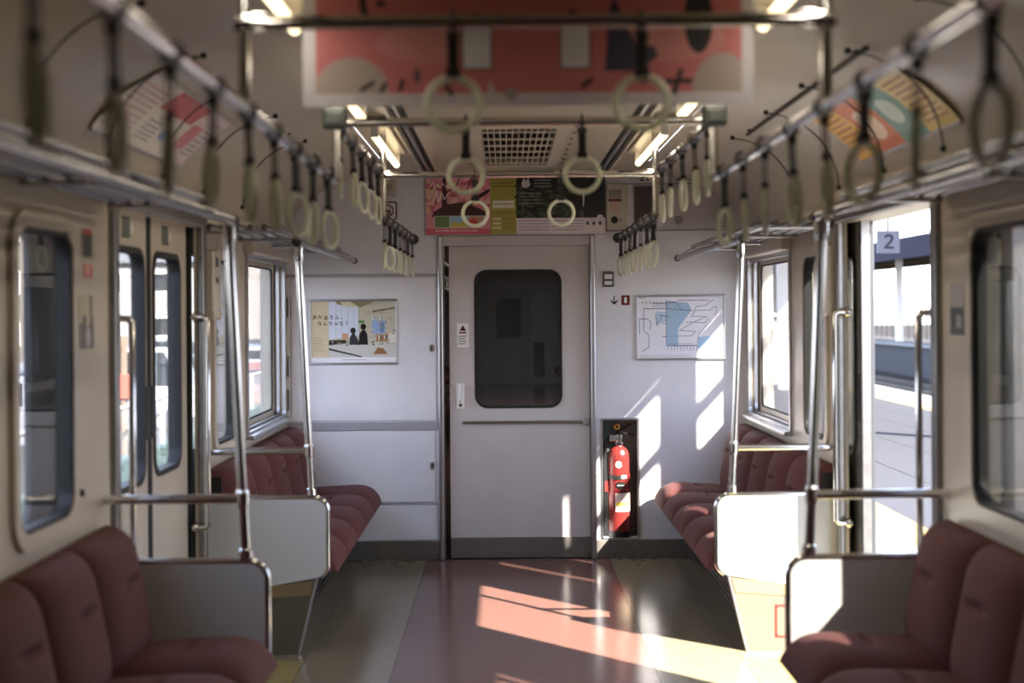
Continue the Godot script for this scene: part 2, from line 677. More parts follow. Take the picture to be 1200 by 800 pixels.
# double-skinned bay with a pocket for the sliding door
func pocket_window(s: float, d0: float, d1: float, w0: float, w1: float, o0: float, o1: float, wall: Node3D, label: String) -> void:
	var y0 := 0.88
	var y1 := 1.71
	var b := mb(side(s))
	b.plate(orect(d0, 0, d1, 1.9), 0.0, 0.022, rrect(w0, y0, w1, y1, 0.075))
	part(b, "pocket_panel", M.cream, wall)
	b = mb(side(s))
	b.plate(orect(d0, -0.2, d1, 1.95), 0.115, 0.135, rrect(o0, y0 - 0.02, o1, y1 + 0.02, 0.06))
	part(b, "outer_skin", M.lining, wall)
	b = mb(side(s))
	b.bb(Vector3(d0, -0.2, 0.02), Vector3(d1, 0.0, 0.117))
	b.bb(Vector3(d0, 1.88, 0.02), Vector3(d1, 1.95, 0.117))
	part(b, "pocket_lining", M.dark, wall)
	var w := window_label("window", label)
	b = mb(side(s))
	b.plate(rrect(w0 - 0.045, y0 - 0.045, w1 + 0.045, y1 + 0.045, 0.11), -0.016, 0.004, rrect(w0, y0, w1, y1, 0.075))
	part(b, "frame", M.cream, w)
	b = mb(side(s))
	b.plate(rrect(w0, y0, w1, y1, 0.075), -0.01, 0.03, rrect(w0 + 0.012, y0 + 0.012, w1 - 0.012, y1 - 0.012, 0.066))
	part(b, "gasket", M.rubber, w)
	b = mb(side(s))
	b.plate(rrect(w0 + 0.01, y0 + 0.01, w1 - 0.01, y1 - 0.01, 0.066), 0.012, 0.016)
	part(b, "pane", M.glass, w)
	b = mb(side(s))
	b.plate(rrect(o0, y0 - 0.02, o1, y1 + 0.02, 0.06), 0.123, 0.127)
	part(b, "outer_pane", M.glass if s < 0 else M.glass_tint, w)

func wide_window(s: float, d0: float, d1: float, w0: float, w1: float, wall: Node3D, label: String, drawn := false) -> void:
	var y0 := 0.86
	var y1 := 1.77
	var b := mb(side(s))
	b.plate(orect(d0, -0.2, d1, 1.95), 0.0, 0.135, rrect(w0, y0, w1, y1, 0.03))
	part(b, "window_panel", M.cream, wall)
	var w := window_label("window", label)
	b = mb(side(s))
	b.plate(rrect(w0 - 0.02, y0 - 0.02, w1 + 0.02, y1 + 0.02, 0.03), -0.012, 0.006, rrect(w0 + 0.012, y0 + 0.012, w1 - 0.012, y1 - 0.012, 0.03))
	part(b, "frame", M.alu, w)
	for k in 2:
		b = mb(side(s))
		var e := 0.02 + 0.028 * k
		b.plate(rrect(w0, y0, w1, y1, 0.03), 0.022 + 0.03 * k, 0.04 + 0.03 * k, rrect(w0 + e, y0 + e, w1 - e, y1 - e, 0.045))
		part(b, "sash", M.alu if k == 0 else M.cream, w)
	b = mb(side(s))
	b.plate(rrect(w0 + 0.046, y0 + 0.046, w1 - 0.046, y1 - 0.046, 0.045), 0.056, 0.066, rrect(w0 + 0.056, y0 + 0.056, w1 - 0.056, y1 - 0.056, 0.04))
	part(b, "gasket", M.rubber, w)
	b = mb(side(s))
	b.plate(rrect(w0 + 0.04, y0 + 0.04, w1 - 0.04, y1 - 0.04, 0.045), 0.059, 0.063)
	part(b, "pane", M.glass, w)
	b = mb(side(s))
	b.rbox(Vector3((w0 + w1) / 2, y1 + 0.03, -0.025), Vector3(w1 - w0 + 0.07, 0.075, 0.06), 0.012)
	part(b, "blind_case", M.cream, w)
	b = mb(side(s))
	b.rbox(Vector3((w0 + w1) / 2, y1 - 0.022, 0.0), Vector3(w1 - w0 - 0.03, 0.02, 0.014), 0.004)
	part(b, "blind_bar", M.alu, w)
	if drawn:  # blind added at windows out of view, to darken the foreground
		b = mb(side(s))
		b.bb(Vector3(w0 + 0.005, y0 + 0.005, 0.004), Vector3(w1 - 0.005, y1 - 0.005, 0.009))
		part(b, "added_blind", M.blind, w)
	b = mb(side(s))
	b.rbox(Vector3((w0 + w1) / 2, y0 - 0.012, -0.014), Vector3(w1 - w0 + 0.06, 0.022, 0.06), 0.006)
	part(b, "sill", M.alu, w)

func solid(s: float, d0: float, d1: float, wall: Node3D, called := "wall_panel") -> void:
	var b := mb(side(s))
	b.bb(Vector3(d0 + 0.001, -0.2, 0), Vector3(d1 - 0.001, 1.95, 0.135))
	part(b, called, M.cream, wall)

func build_side(s: float) -> void:
	var sn := sname(s)
	var wall := structure("wall_" + sn, Vector3.ZERO, "cream %s side wall of the carriage" % sn)
	solid(s, -4.0, -2.7, wall)
	wide_window(s, -2.7, -1.35, -2.58, -1.47, wall, "%s wide window behind the camera" % sn, true)
	wide_window(s, -1.35, 0.0, -1.23, -0.12, wall, "%s wide window beside the camera" % sn, true)
	solid(s, 0.0, 1.1, wall)
	wide_window(s, 1.1, 2.35, 1.17, 2.28, wall, "%s wide window above the middle of the near bench" % sn, true)
	wide_window(s, 2.35, 3.6, 2.42, 3.53, wall, "%s wide window above the near bench" % sn, true)
	pocket_window(s, 3.6, 4.798, 3.82, 4.3 if s < 0 else 4.4, 3.7, 4.3 if s < 0 else 4.5, wall, "%s rounded window above the far end of the near bench" % sn)
	pocket_window(s, 6.132, 7.08, 6.42, 6.88, 6.42, 7.04, wall, "%s narrow rounded window just past the doorway" % sn)
	wide_window(s, 7.08, D + 0.1, 7.24, 8.46, wall, "%s wide aluminium window by the end wall" % sn)
	var b := mb(side(s))
	b.bb(Vector3(4.798, 1.832, 0), Vector3(6.132, 1.95, 0.135))
	part(b, "lintel", M.cream, wall)
	# the sliding doors
	var door := structure("door_%d" % (2 if s < 0 else 3), Vector3.ZERO, "closed pair of cream sliding doors with tall windows" if s < 0 else "open pair of sliding doors drawn back into the wall")
	# stainless jambs
	for d in [4.77, 6.16]:
		b = mb(side(s))
		b.rbox(Vector3(d, 0.93, -0.006), Vector3(0.062, 1.85, 0.03), 0.008)
		for k in 6:
			b.tube([Vector3(d, 0.25 + 0.28 * k, -0.018), Vector3(d, 0.25 + 0.28 * k, -0.023)], 0.006, 8)
		part(b, "door_jamb", M.steel, door)
	b = mb(side(s))
	b.rbox(Vector3(5.465, 1.85, -0.01), Vector3(1.42, 0.035, 0.03), 0.008)
	part(b, "lintel_trim", M.steel, door)
	# upper door machinery cover
	b = mb(side(s))
	b.rbox(Vector3(5.465, 1.915, -0.02), Vector3(1.5, 0.085, 0.06), 0.015)
	part(b, "door_engine_cover", M.cream, door)
	var leaves := [[4.755, 5.438, 4.93, 5.36], [5.442, 6.09, 5.52, 5.95]] if s < 0 else [[4.2, 4.94, 4.29, 4.78], [5.98, 6.68, 6.1, 6.55]]
	for l in leaves:
		var hole := rrect(l[2], 0.86, l[3], 1.695, 0.07)
		b = mb(side(s))
		b.plate(orect(l[0], 0.008, l[1], 1.865), 0.045, 0.08, hole)
		var leaf := part(b, "door_leaf", M.cream if s < 0 else M.steel, door)
		b = mb(side(s))
		b.plate(rrect(l[2] - 0.016, 0.844, l[3] + 0.016, 1.711, 0.085), 0.038, 0.087, rrect(l[2] + 0.006, 0.866, l[3] - 0.006, 1.689, 0.065))
		part(b, "gasket", M.rubber, leaf)
		b = mb(side(s))
		b.plate(rrect(l[2], 0.86, l[3], 1.695, 0.07), 0.06, 0.064)
		part(b, "pane", M.glass if s < 0 else M.glass_tint, leaf)
		var near: bool = l == leaves[0]
		var e: float = l[1] if near else l[0]
		b = mb(side(s))
		b.rbox(Vector3(e + (-0.012 if near else 0.012), 0.935, 0.0625), Vector3(0.02, 1.85, 0.05), 0.006)
		part(b, "edge_rubber", M.rubber, leaf)
		b = mb(side(s))
		b.rbox(Vector3(e + (-0.04 if near else 0.04), 1.1, 0.042), Vector3(0.028, 0.2, 0.012), 0.005)
		part(b, "finger_pull", M.dark, leaf)
		if s < 0:
			var mid: float = (l[2] + l[3]) / 2
			b = mb(side(s))
			b.bb(Vector3(mid - 0.07, 1.74, 0.043), Vector3(mid + 0.03, 1.815, 0.046))
			part(b, "notice", M.notice if M.has("notice") else M.dark, leaf)
			b = mb(side(s))
			b.bb(Vector3(mid + 0.05, 1.76, 0.0435), Vector3(mid + 0.08, 1.79, 0.046))
			part(b, "small_sticker", M.paper, leaf)
	# dark rubber draught strip at the pocket mouth
	b = mb(side(s))
	b.bb(Vector3(6.092, 0.01, 0.03), Vector3(6.134, 1.84, 0.1))
	if s < 0:
		part(b, "draught_strip", M.rubber, door)
	var base := structure("baseboard_" + sn, Vector3.ZERO, "dark grey skirting along the %s wall" % sn)
	for r in [[-4.0, 4.74], [6.19, D]]:
		b = mb(side(s))
		b.rbox(Vector3((r[0] + r[1]) / 2, 0.055, -0.006), Vector3(r[1] - r[0], 0.11, 0.02), 0.004)
		part(b, "skirting", M.kick, base)

# ---------------------------------------------------------------- end wall
func build_end() -> void:
	var e := structure("wall_end", Vector3.ZERO, "white end wall with panels either side of the gangway door")
	var b := mb(end_xf())
	b.bb(Vector3(-1.4, -0.1, 0), Vector3(-0.46, 2.35, 0.1))
	part(b, "wall_panel", M.white, e)
	b = mb(end_xf())
	b.plate(orect(0.46, -0.1, 1.4, 2.35), 0, 0.1, rrect(0.503, 0.118, 0.716, 0.823, 0.002))
	part(b, "wall_panel", M.white, e)
	b = mb(end_xf())
	b.bb(Vector3(-0.46, 1.912, 0), Vector3(0.46, 2.35, 0.1))
	part(b, "wall_panel", M.white, e)
	# recess behind the extinguisher
	b = mb(end_xf())
	b.bb(Vector3(0.49, 0.1, 0.17), Vector3(0.73, 0.84, 0.18))
	b.bb(Vector3(0.493, 0.1, 0.0985), Vector3(0.503, 0.84, 0.17))
	b.bb(Vector3(0.716, 0.1, 0.0985), Vector3(0.726, 0.84, 0.17))
	b.bb(Vector3(0.493, 0.108, 0.0985), Vector3(0.726, 0.118, 0.17))
	b.bb(Vector3(0.493, 0.823, 0.0985), Vector3(0.726, 0.833, 0.17))
	part(b, "recess", M.kick, e)
	b = mb(end_xf())
	b.plate(rrect(0.495, 0.108, 0.724, 0.831, 0.004), -0.008, 0.004, rrect(0.507, 0.12, 0.712, 0.819, 0.002))
	part(b, "recess_frame", M.alu, e)
	# access panels at the left
	for r in [[-1.335, 0.825, -0.478, 1.67], [-1.222, 0.342, -0.487, 0.762], [-1.335, 0.118, -0.478, 0.325]]:
		b = mb(end_xf())
		b.rbox(Vector3((r[0] + r[2]) / 2, (r[1] + r[3]) / 2, -0.001), Vector3(r[2] - r[0], r[3] - r[1], 0.014), 0.003)
		var p := part(b, "access_panel", M.white, e)
		if r[1] < 0.2:
			continue
		var ly := 1.253 if r[1] > 0.5 else 0.556
		b = mb(end_xf())
		var oval := PackedVector2Array()
		for k in 20:
			oval.append(Vector2(-0.503 + 0.014 * cos(TAU * k / 20), ly + 0.024 * sin(TAU * k / 20)))
		b.plate(oval, -0.014, -0.005)
		part(b, "lock_plate", M.alu, p)
		b = mb(end_xf())
		b.box(Vector3(-0.503, ly, -0.0145), Vector3(0.006, 0.018, 0.004))
		part(b, "keyhole", M.black, p)
	var ln := 1
	for r in [[-1.36, 1.676, -0.47, 1.694, "brushed strip along the top of the left access panel"], [-1.36, 0.768, -0.47, 0.818, "grey double strip between the two left access panels"], [-1.36, 0.327, -0.47, 0.338, "thin grey strip under the lower left access panel"], [0.47, 1.936, 1.36, 1.94, "thin joint under the upper right fittings"], [0.47, 2.213, 1.36, 2.217, "thin joint under the carriage number"]]:
		var t := structure("trim_%d" % ln, Vector3.ZERO, r[4])
		b = mb(end_xf())
		b.rbox(Vector3((r[0] + r[2]) / 2, (r[1] + r[3]) / 2, -0.003), Vector3(r[2] - r[0], r[3] - r[1], 0.014 if ln < 4 else 0.008), 0.003)
		part(b, "strip", M.strip if ln < 4 else M.kick, t)
		ln += 1
	# hinges at the left corner
	for y in [1.5, 1.15, 0.95]:
		b = mb(end_xf())
		b.cyl(Vector3(-1.347, y - 0.06, -0.01), Vector3(-1.347, y + 0.06, -0.01), 0.008, 10)
		part(b, "hinge", M.steel, e)
	var sk := structure("baseboard_end", Vector3.ZERO, "grey-brown skirting under the end wall")
	for r in [[-1.36, -0.462], [0.462, 1.36]]:
		b = mb(end_xf())
		b.rbox(Vector3((r[0] + r[1]) / 2, 0.056, -0.004), Vector3(r[1] - r[0], 0.112, 0.02), 0.004)
		part(b, "skirting", M.kick, sk)
	# gangway door
	var g := structure("door_1", Vector3.ZERO, "grey gangway door with rounded window in the end wall")
	for x in [-0.448, 0.452]:
		b = mb(end_xf())
		b.rbox(Vector3(x, 0.957, -0.008), Vector3(0.03, 1.915, 0.05), 0.009)
		part(b, "jamb", M.alu, g)
	b = mb(end_xf())
	b.bb(Vector3(-0.435, 0, 0.0), Vector3(-0.428, 1.86, 0.1))
	b.bb(Vector3(0.43, 0, 0.0), Vector3(0.437, 1.86, 0.1))
	part(b, "jamb_lining", M.kick, g)
	b = mb(end_xf())
	b.rbox(Vector3(0.002, 1.884, 0.005), Vector3(0.87, 0.058, 0.03), 0.004)
	for x in [-0.4, 0.4]:
		b.tube([Vector3(x, 1.875, -0.01), Vector3(x, 1.875, -0.014)], 0.007, 8)
	part(b, "header", M.doorgrey, g)
	var hole := rrect(-0.238, 0.905, 0.258, 1.702, 0.065)
	b = mb(end_xf())
	b.plate(orect(-0.398, 0.012, 0.43, 1.854), 0.02, 0.055, hole)
	var leaf := part(b, "door_leaf", M.doorgrey, g)
	b = mb(end_xf())
	b.plate(rrect(-0.25, 0.893, 0.27, 1.714, 0.075), 0.012, 0.06, rrect(-0.234, 0.909, 0.254, 1.698, 0.062))
	part(b, "gasket", M.rubber, leaf)
	b = mb(end_xf())
	b.plate(rrect(-0.238, 0.905, 0.258, 1.702, 0.065), 0.034, 0.039)
	part(b, "pane", M.glass, leaf)
	b = mb(end_xf())
	b.rbox(Vector3(0.016, 0.066, 0.016), Vector3(0.826, 0.122, 0.014), 0.003)
	part(b, "kick_plate", M.kick, leaf)
	b = mb(end_xf())
	b.rbox(Vector3(0.045, 0.809, 0.012), Vector3(0.74, 0.016, 0.024), 0.006)
	part(b, "rail_bar", M.steel, leaf)
	b = mb(end_xf())
	b.rbox(Vector3(0.405, 0.812, 0.004), Vector3(0.032, 0.042, 0.034), 0.006)
	b.cyl(Vector3(0.405, 0.812, -0.013), Vector3(0.405, 0.812, -0.02), 0.009, 12)
	part(b, "latch", M.alu, leaf)
	b = mb(end_xf())
	b.rbox(Vector3(-0.335, 0.965, 0.017), Vector3(0.05, 0.15, 0.01), 0.003)
	b.tube([Vector3(-0.335, 1.03, 0.015), Vector3(-0.335, 1.03, -0.012), Vector3(-0.334, 1.015, -0.026), Vector3(-0.334, 0.955, -0.026), Vector3(-0.335, 0.94, -0.012), Vector3(-0.335, 0.94, 0.015)], 0.0095, 10)
	part(b, "handle", M.paper, leaf)
	b = mb(end_xf())
	b.cyl(Vector3(-0.335, 0.912, 0.014), Vector3(-0.335, 0.912, 0.006), 0.009, 12)
	part(b, "keyhole", M.black, leaf)

# the vestibule and the end of the next carriage, seen through the gangway door's glass
func build_next_car() -> void:
	var e := structure("wall_far", Vector3.ZERO, "dim end of the next carriage seen through the gangway door glass")
	var b := mb(end_xf())
	b.bb(Vector3(-0.62, -0.08, 0.1), Vector3(0.62, -0.002, 0.9))
	part(b, "gangway_floor", M.mat, e)
	b = mb(end_xf())
	b.bb(Vector3(-0.62, 2.06, 0.1), Vector3(0.62, 2.12, 0.9))
	for s in [-1.0, 1.0]:
		b.bb(Vector3(s * 0.52, 0, 0.1), Vector3(s * 0.6, 2.1, 0.9))
		for k in 6:
			b.bb(Vector3(s * 0.49, 0, 0.2 + 0.11 * k), Vector3(s * 0.53, 2.08, 0.24 + 0.11 * k))
	part(b, "gangway_bellows", M.plastic, e)
	var l1 := 20.6
	b = mb(end_xf())
	b.bb(Vector3(-1.42, -0.06, 0.9), Vector3(1.42, 0, l1))
	part(b, "next_floor", M.floor_red, e)
	b = mb(end_xf())
	b.bb(Vector3(-1.42, 2.28, 0.9), Vector3(1.42, 2.34, l1))
	part(b, "next_ceiling", M.ceiling, e)
	for s in [-1.0, 1.0]:
		b = mb(end_xf())
		b.bb(Vector3(s * 1.36, 0, 0.9), Vector3(s * 1.42, 2.3, l1))
		b.bb(Vector3(s * 0.5, 0, 0.9), Vector3(s * 1.42, 2.3, 0.96))
		part(b, "next_wall", M.cream, e)
		for k in 3:
			b = mb(end_xf())
			b.rbox(Vector3(s * 1.08, 0.36, 3.5 + 6.2 * k), Vector3(0.5, 0.16, 4.4), 0.06)
			b.rbox(Vector3(s * 1.28, 0.62, 3.5 + 6.2 * k), Vector3(0.12, 0.4, 4.4), 0.05)
			part(b, "next_bench", M.seat, e)
			b = mb(end_xf())
			b.bb(Vector3(s * 1.352, 0.9, 1.8 + 6.2 * k), Vector3(s * 1.362, 1.7, 5.2 + 6.2 * k))
			part(b, "next_window", M.carglass, e)
	b = mb(end_xf())
	b.bb(Vector3(-0.5, 2.06, 0.9), Vector3(0.5, 2.3, 0.96))
	b.bb(Vector3(-1.42, 0, l1), Vector3(1.42, 2.3, l1 + 0.06))
	part(b, "next_end_wall", M.white, e)
	b = mb(end_xf())
	b.rbox(Vector3(0, 0.93, l1), Vector3(0.84, 1.86, 0.06), 0.01)
	part(b, "next_door", M.doorgrey, e)
	b = mb(end_xf())
	b.plate(rrect(-0.25, 0.9, 0.25, 1.7, 0.07), l1 - 0.05, l1 - 0.02)
	part(b, "next_door_window", M.black, e)
	b = mb(end_xf())
	b.plate(rrect(0.5, 0.12, 0.72, 0.82, 0.01), l1 - 0.03, l1 - 0.01)
	part(b, "next_recess", M.dark, e)
	b = mb(end_xf())
	b.cyl(Vector3(0.61, 0.15, l1 - 0.08), Vector3(0.61, 0.66, l1 - 0.08), 0.066, 14)
	part(b, "next_extinguisher", M.red, e)
	for s in [-1.0, 1.0]:
		b = mb(end_xf())
		for k in 10:
			b.torus(Vector3(s * 0.6, 1.72, 1.3 + 0.6 * k), Vector3(0.3, 0, 1).normalized(), Vector3(0, 1, 0), 0.055, 0.008, 20, 6)
		b.cyl(Vector3(s * 0.6, 1.893, 1.0), Vector3(s * 0.6, 1.893, 10.0), 0.014, 8)
		var st := part(b, "next_straps", M.ring, e)
		st.set_meta("kind", "stuff")
	for k in 2:  # lamps added to brighten what shows through the gangway door glass
		var d := D + 5.0 + 9.0 * k
		var nl := thing("ceiling_lamp", ["added lamp that brightens the next carriage, the nearer one", "added lamp that brightens the next carriage, the farther one"][k], "lamp", Vector3(0.6, 2.28, -d))
		b = mb()
		b.cyl(Vector3(0, -0.05, -0.6), Vector3(0, -0.05, 0.6), 0.0155, 12)
		b.rbox(Vector3(0, -0.012, 0), Vector3(0.1, 0.024, 1.3), 0.006)
		part(b, "lamp_tube", M.tube, nl)
		var l := AreaLight3D.new()
		l.name = "tube_light"
		nl.add_child(l)
		l.position = Vector3(0, -0.07, 0)
		l.rotation = Vector3(-PI / 2, 0, 0)
		l.area_size = Vector2(0.03, 1.19)
		l.light_color = Color(0.95, 0.95, 1.0)
		l.light_energy = 1.0
		l.area_range = 14.0
		l.shadow_enabled = true
	# wall that closes the car behind the camera
	var k := structure("wall_back", Vector3.ZERO, "cream wall that closes the carriage behind the camera")
	b = mb()
	b.bb(Vector3(-1.45, -0.1, 3.95), Vector3(1.45, 2.35, 4.05))
	part(b, "wall_panel", M.cream, k)

# ---------------------------------------------------------------- benches
func bench(s: float, d0: float, d1: float, count: int, far: bool) -> void:
	var where := ("far" if far else "near")
	var label := ("burgundy end bench on the %s beside the white end wall" if far else "burgundy near bench in the %s foreground") % sname(s)
	var t := thing("bench", label, "bench", Vector3(s * 1.1, 0, -(d0 + d1) / 2), "burgundy benches along the walls")
	var o := Vector3(-s * 1.1, 0, (d0 + d1) / 2)   # car coordinates to the bench's own
	var w := (d1 - d0 - 0.06) / count
	var sb := mb(Transform3D(Basis(Vector3(0, 0, -1), Vector3(-s, 0.05, 0).normalized(), Vector3(0.05 * s, 1, 0).normalized()), Vector3(s * 1.29, 0.322, 0)))
	sb.cushion(w - 0.004, 0.49, 0.105, 0.1)
	var sm := sb.mesh()
	var lean := Vector3(s * 0.085, 0.42, 0).normalized()
	var bk := mb(Transform3D(Basis(Vector3(0, 0, -1), lean, Vector3(-s * lean.y, s * lean.x, 0)), Vector3(s * 1.263, 0.385, 0)))
	bk.cushion(w - 0.004, 0.42, 0.09, 0.22)
	var bm := bk.mesh()
	for k in count:
		var at := o + Vector3(0, 0, -(d0 + 0.04 + w * (k + 0.5)))
		inst(sm, "seat_cushion", M.seat, t, at)
		inst(bm, "backrest_cushion", M.seat, t, at)
	var b := mb(Transform3D(Basis(), o))
	b.bb(Vector3(s * 0.95, 0.285, -d0 - 0.03), Vector3(s * 1.352, 0.325, -d1))
	part(b, "seat_frame", M.dark, t)
	b = mb(Transform3D(Basis(), o))
	b.xf = Transform3D(Basis(Vector3(1, 0, 0), Vector3(0, 1, 0), Vector3(0, 0, -1)), o)
	b.plate(PackedVector2Array([Vector2(s * 1.04, 0.0), Vector2(s * 0.94, 0.285), Vector2(s * 1.0, 0.285), Vector2(s * 1.35, 0.285), Vector2(s * 1.35, 0.0)]), d0 + 0.03, d1)
	part(b, "heater_box", M.dark, t)
	for k in 5:
		b = mb(Transform3D(Basis(), o))
		var q := 0.15 + 0.17 * k
		b.cyl(Vector3(s * lerpf(1.036, 0.936, q), 0.285 * q, -d0 - 0.05), Vector3(s * lerpf(1.036, 0.936, q), 0.285 * q, -d1 + 0.02), 0.006, 6)
		part(b, "heater_bar", M.clip, t)
	# end panel with chromed rim, and the plate below it
	var px := Transform3D(Basis(Vector3(1, 0, 0), Vector3(0, 1, 0), Vector3(0, 0, -1)), o)
	var dz := d0 if far else d1
	var z0 := dz - 0.012
	var z1 := dz + 0.012
	var x0 := 0.838
	var pts := PackedVector2Array()
	for i in 7:
		var a := PI / 2 + PI / 2 * i / 6
		pts.append(Vector2(s * (x0 + 0.055 + 0.055 * cos(a)), 0.672 - 0.055 + 0.055 * sin(a)))
	for i in 7:
		var a := PI + PI / 2 * 0.85 * i / 6
		pts.append(Vector2(s * (x0 + 0.055 + 0.055 * cos(a)), 0.385 + 0.055 * sin(a)))
	pts.append(Vector2(s * 1.355, 0.25))
	pts.append(Vector2(s * 1.355, 0.672))
	b = mb(px)
	b.plate(pts, z0, z1)
	var panel := part(b, "end_panel", M.panel, t)
	var rim := []
	rim.append(Vector3(s * 1.35, 0.674, dz))
	for i in pts.size() - 3:
		var p := pts[i]
		rim.append(Vector3(p.x, p.y, dz))
	b = mb(px)
	b.tube(rim, 0.0135, 10)
	part(b, "chrome_rim", M.chrome, panel)
	b = mb(px)
	b.plate(PackedVector2Array([Vector2(s * 0.885, 0.33), Vector2(s * 0.965, 0.0), Vector2(s * 1.352, 0.0), Vector2(s * 1.352, 0.26)]), dz - 0.004, dz + 0.004)
	part(b, "side_plate", M.plate, t)
	b = mb(px)
	b.tube([Vector3(s * 0.885, 0.325, dz), Vector3(s * 0.963, 0.004, dz)], 0.006, 8)
	part(b, "plate_edge", M.alu, t)
	b = mb(px)
	b.plate(PackedVector2Array([Vector2(s * 0.9, 0.315), Vector2(s * 0.915, 0.255), Vector2(s * 1.352, 0.225), Vector2(s * 1.352, 0.27)]), dz - 0.008, dz + 0.008)
	part(b, "ochre_band", M.ochre, t)
	if far and s > 0:
		b = mb(px)
		b.plate(orect(1.085, 0.06, 1.2, 0.2, 3), dz - 0.007, dz - 0.003, rrect(1.093, 0.067, 1.192, 0.193, 0.012, 3))
		part(b, "red_outline_sticker", M.red, t)
	# the bearer behind the backrest
	b = mb(Transform3D(Basis(), o))
	b.bb(Vector3(s * 1.3, 0.33, -d0 - 0.04), Vector3(s * 1.352, 0.76, -d1 + 0.01))
	part(b, "back_bearer", M.dark, t)

# ---------------------------------------------------------------- grab rails, straps, racks
const RAIL_X := 0.6
const LOW := 1.893
const HIGH := 2.072

func pole(parent: Node3D, called: String, a: Vector3, b: Vector3, r := 0.016, m: Material = null) -> MeshInstance3D:
	var q := mb()
	q.cyl(a - parent.position, b - parent.position, r, 14)
	return part(q, called, m if m else M.chrome, parent)

var strap_mesh := {}
func strap(at: Vector3, yaw: float, swing: float, label: String, group: String) -> void:
	if strap_mesh.is_empty():
		# rail runs along local x; the ring hangs in the x-y plane
		var b := mb()
		b.torus(Vector3.ZERO, Vector3(0, 1, 0), Vector3(0, 0, 1), 0.0195, 0.004, 18, 6)
		b.rbox(Vector3(0, -0.03, 0), Vector3(0.03, 0.02, 0.02), 0.004)
		strap_mesh.clip = b.mesh()
		b = mb()
		b.rbox(Vector3(0, -0.073, 0.0045), Vector3(0.024, 0.08, 0.0035), 0.0015)
		b.rbox(Vector3(0, -0.073, -0.0045), Vector3(0.024, 0.08, 0.0035), 0.0015)
		b.tube(arc(Vector3(0, -0.114, 0), Vector3(0, 0, 1), Vector3(0, -1, 0), 0.0055, 0, PI, 6), 0.0025, 6)
		strap_mesh.belt = b.mesh()
		b = mb()
		b.rbox(Vector3(0, -0.108, 0), Vector3(0.032, 0.02, 0.019), 0.004)
		strap_mesh.sleeve = b.mesh()
		b = mb()
		b.torus(Vector3(0, -0.171, 0), Vector3(1, 0, 0), Vector3(0, 1, 0), 0.0545, 0.0078, 36, 10)
		strap_mesh.ring = b.mesh()
	var t := thing("hanging_strap", label, "strap", at, group)
	t.rotation = Vector3(swing, yaw, 0)
	inst(strap_mesh.clip, "rail_clip", M.clip, t)
	inst(strap_mesh.belt, "belt", M.belt, t)
	inst(strap_mesh.sleeve, "sleeve", M.belt, t)
	inst(strap_mesh.ring, "ring", M.ring, t)

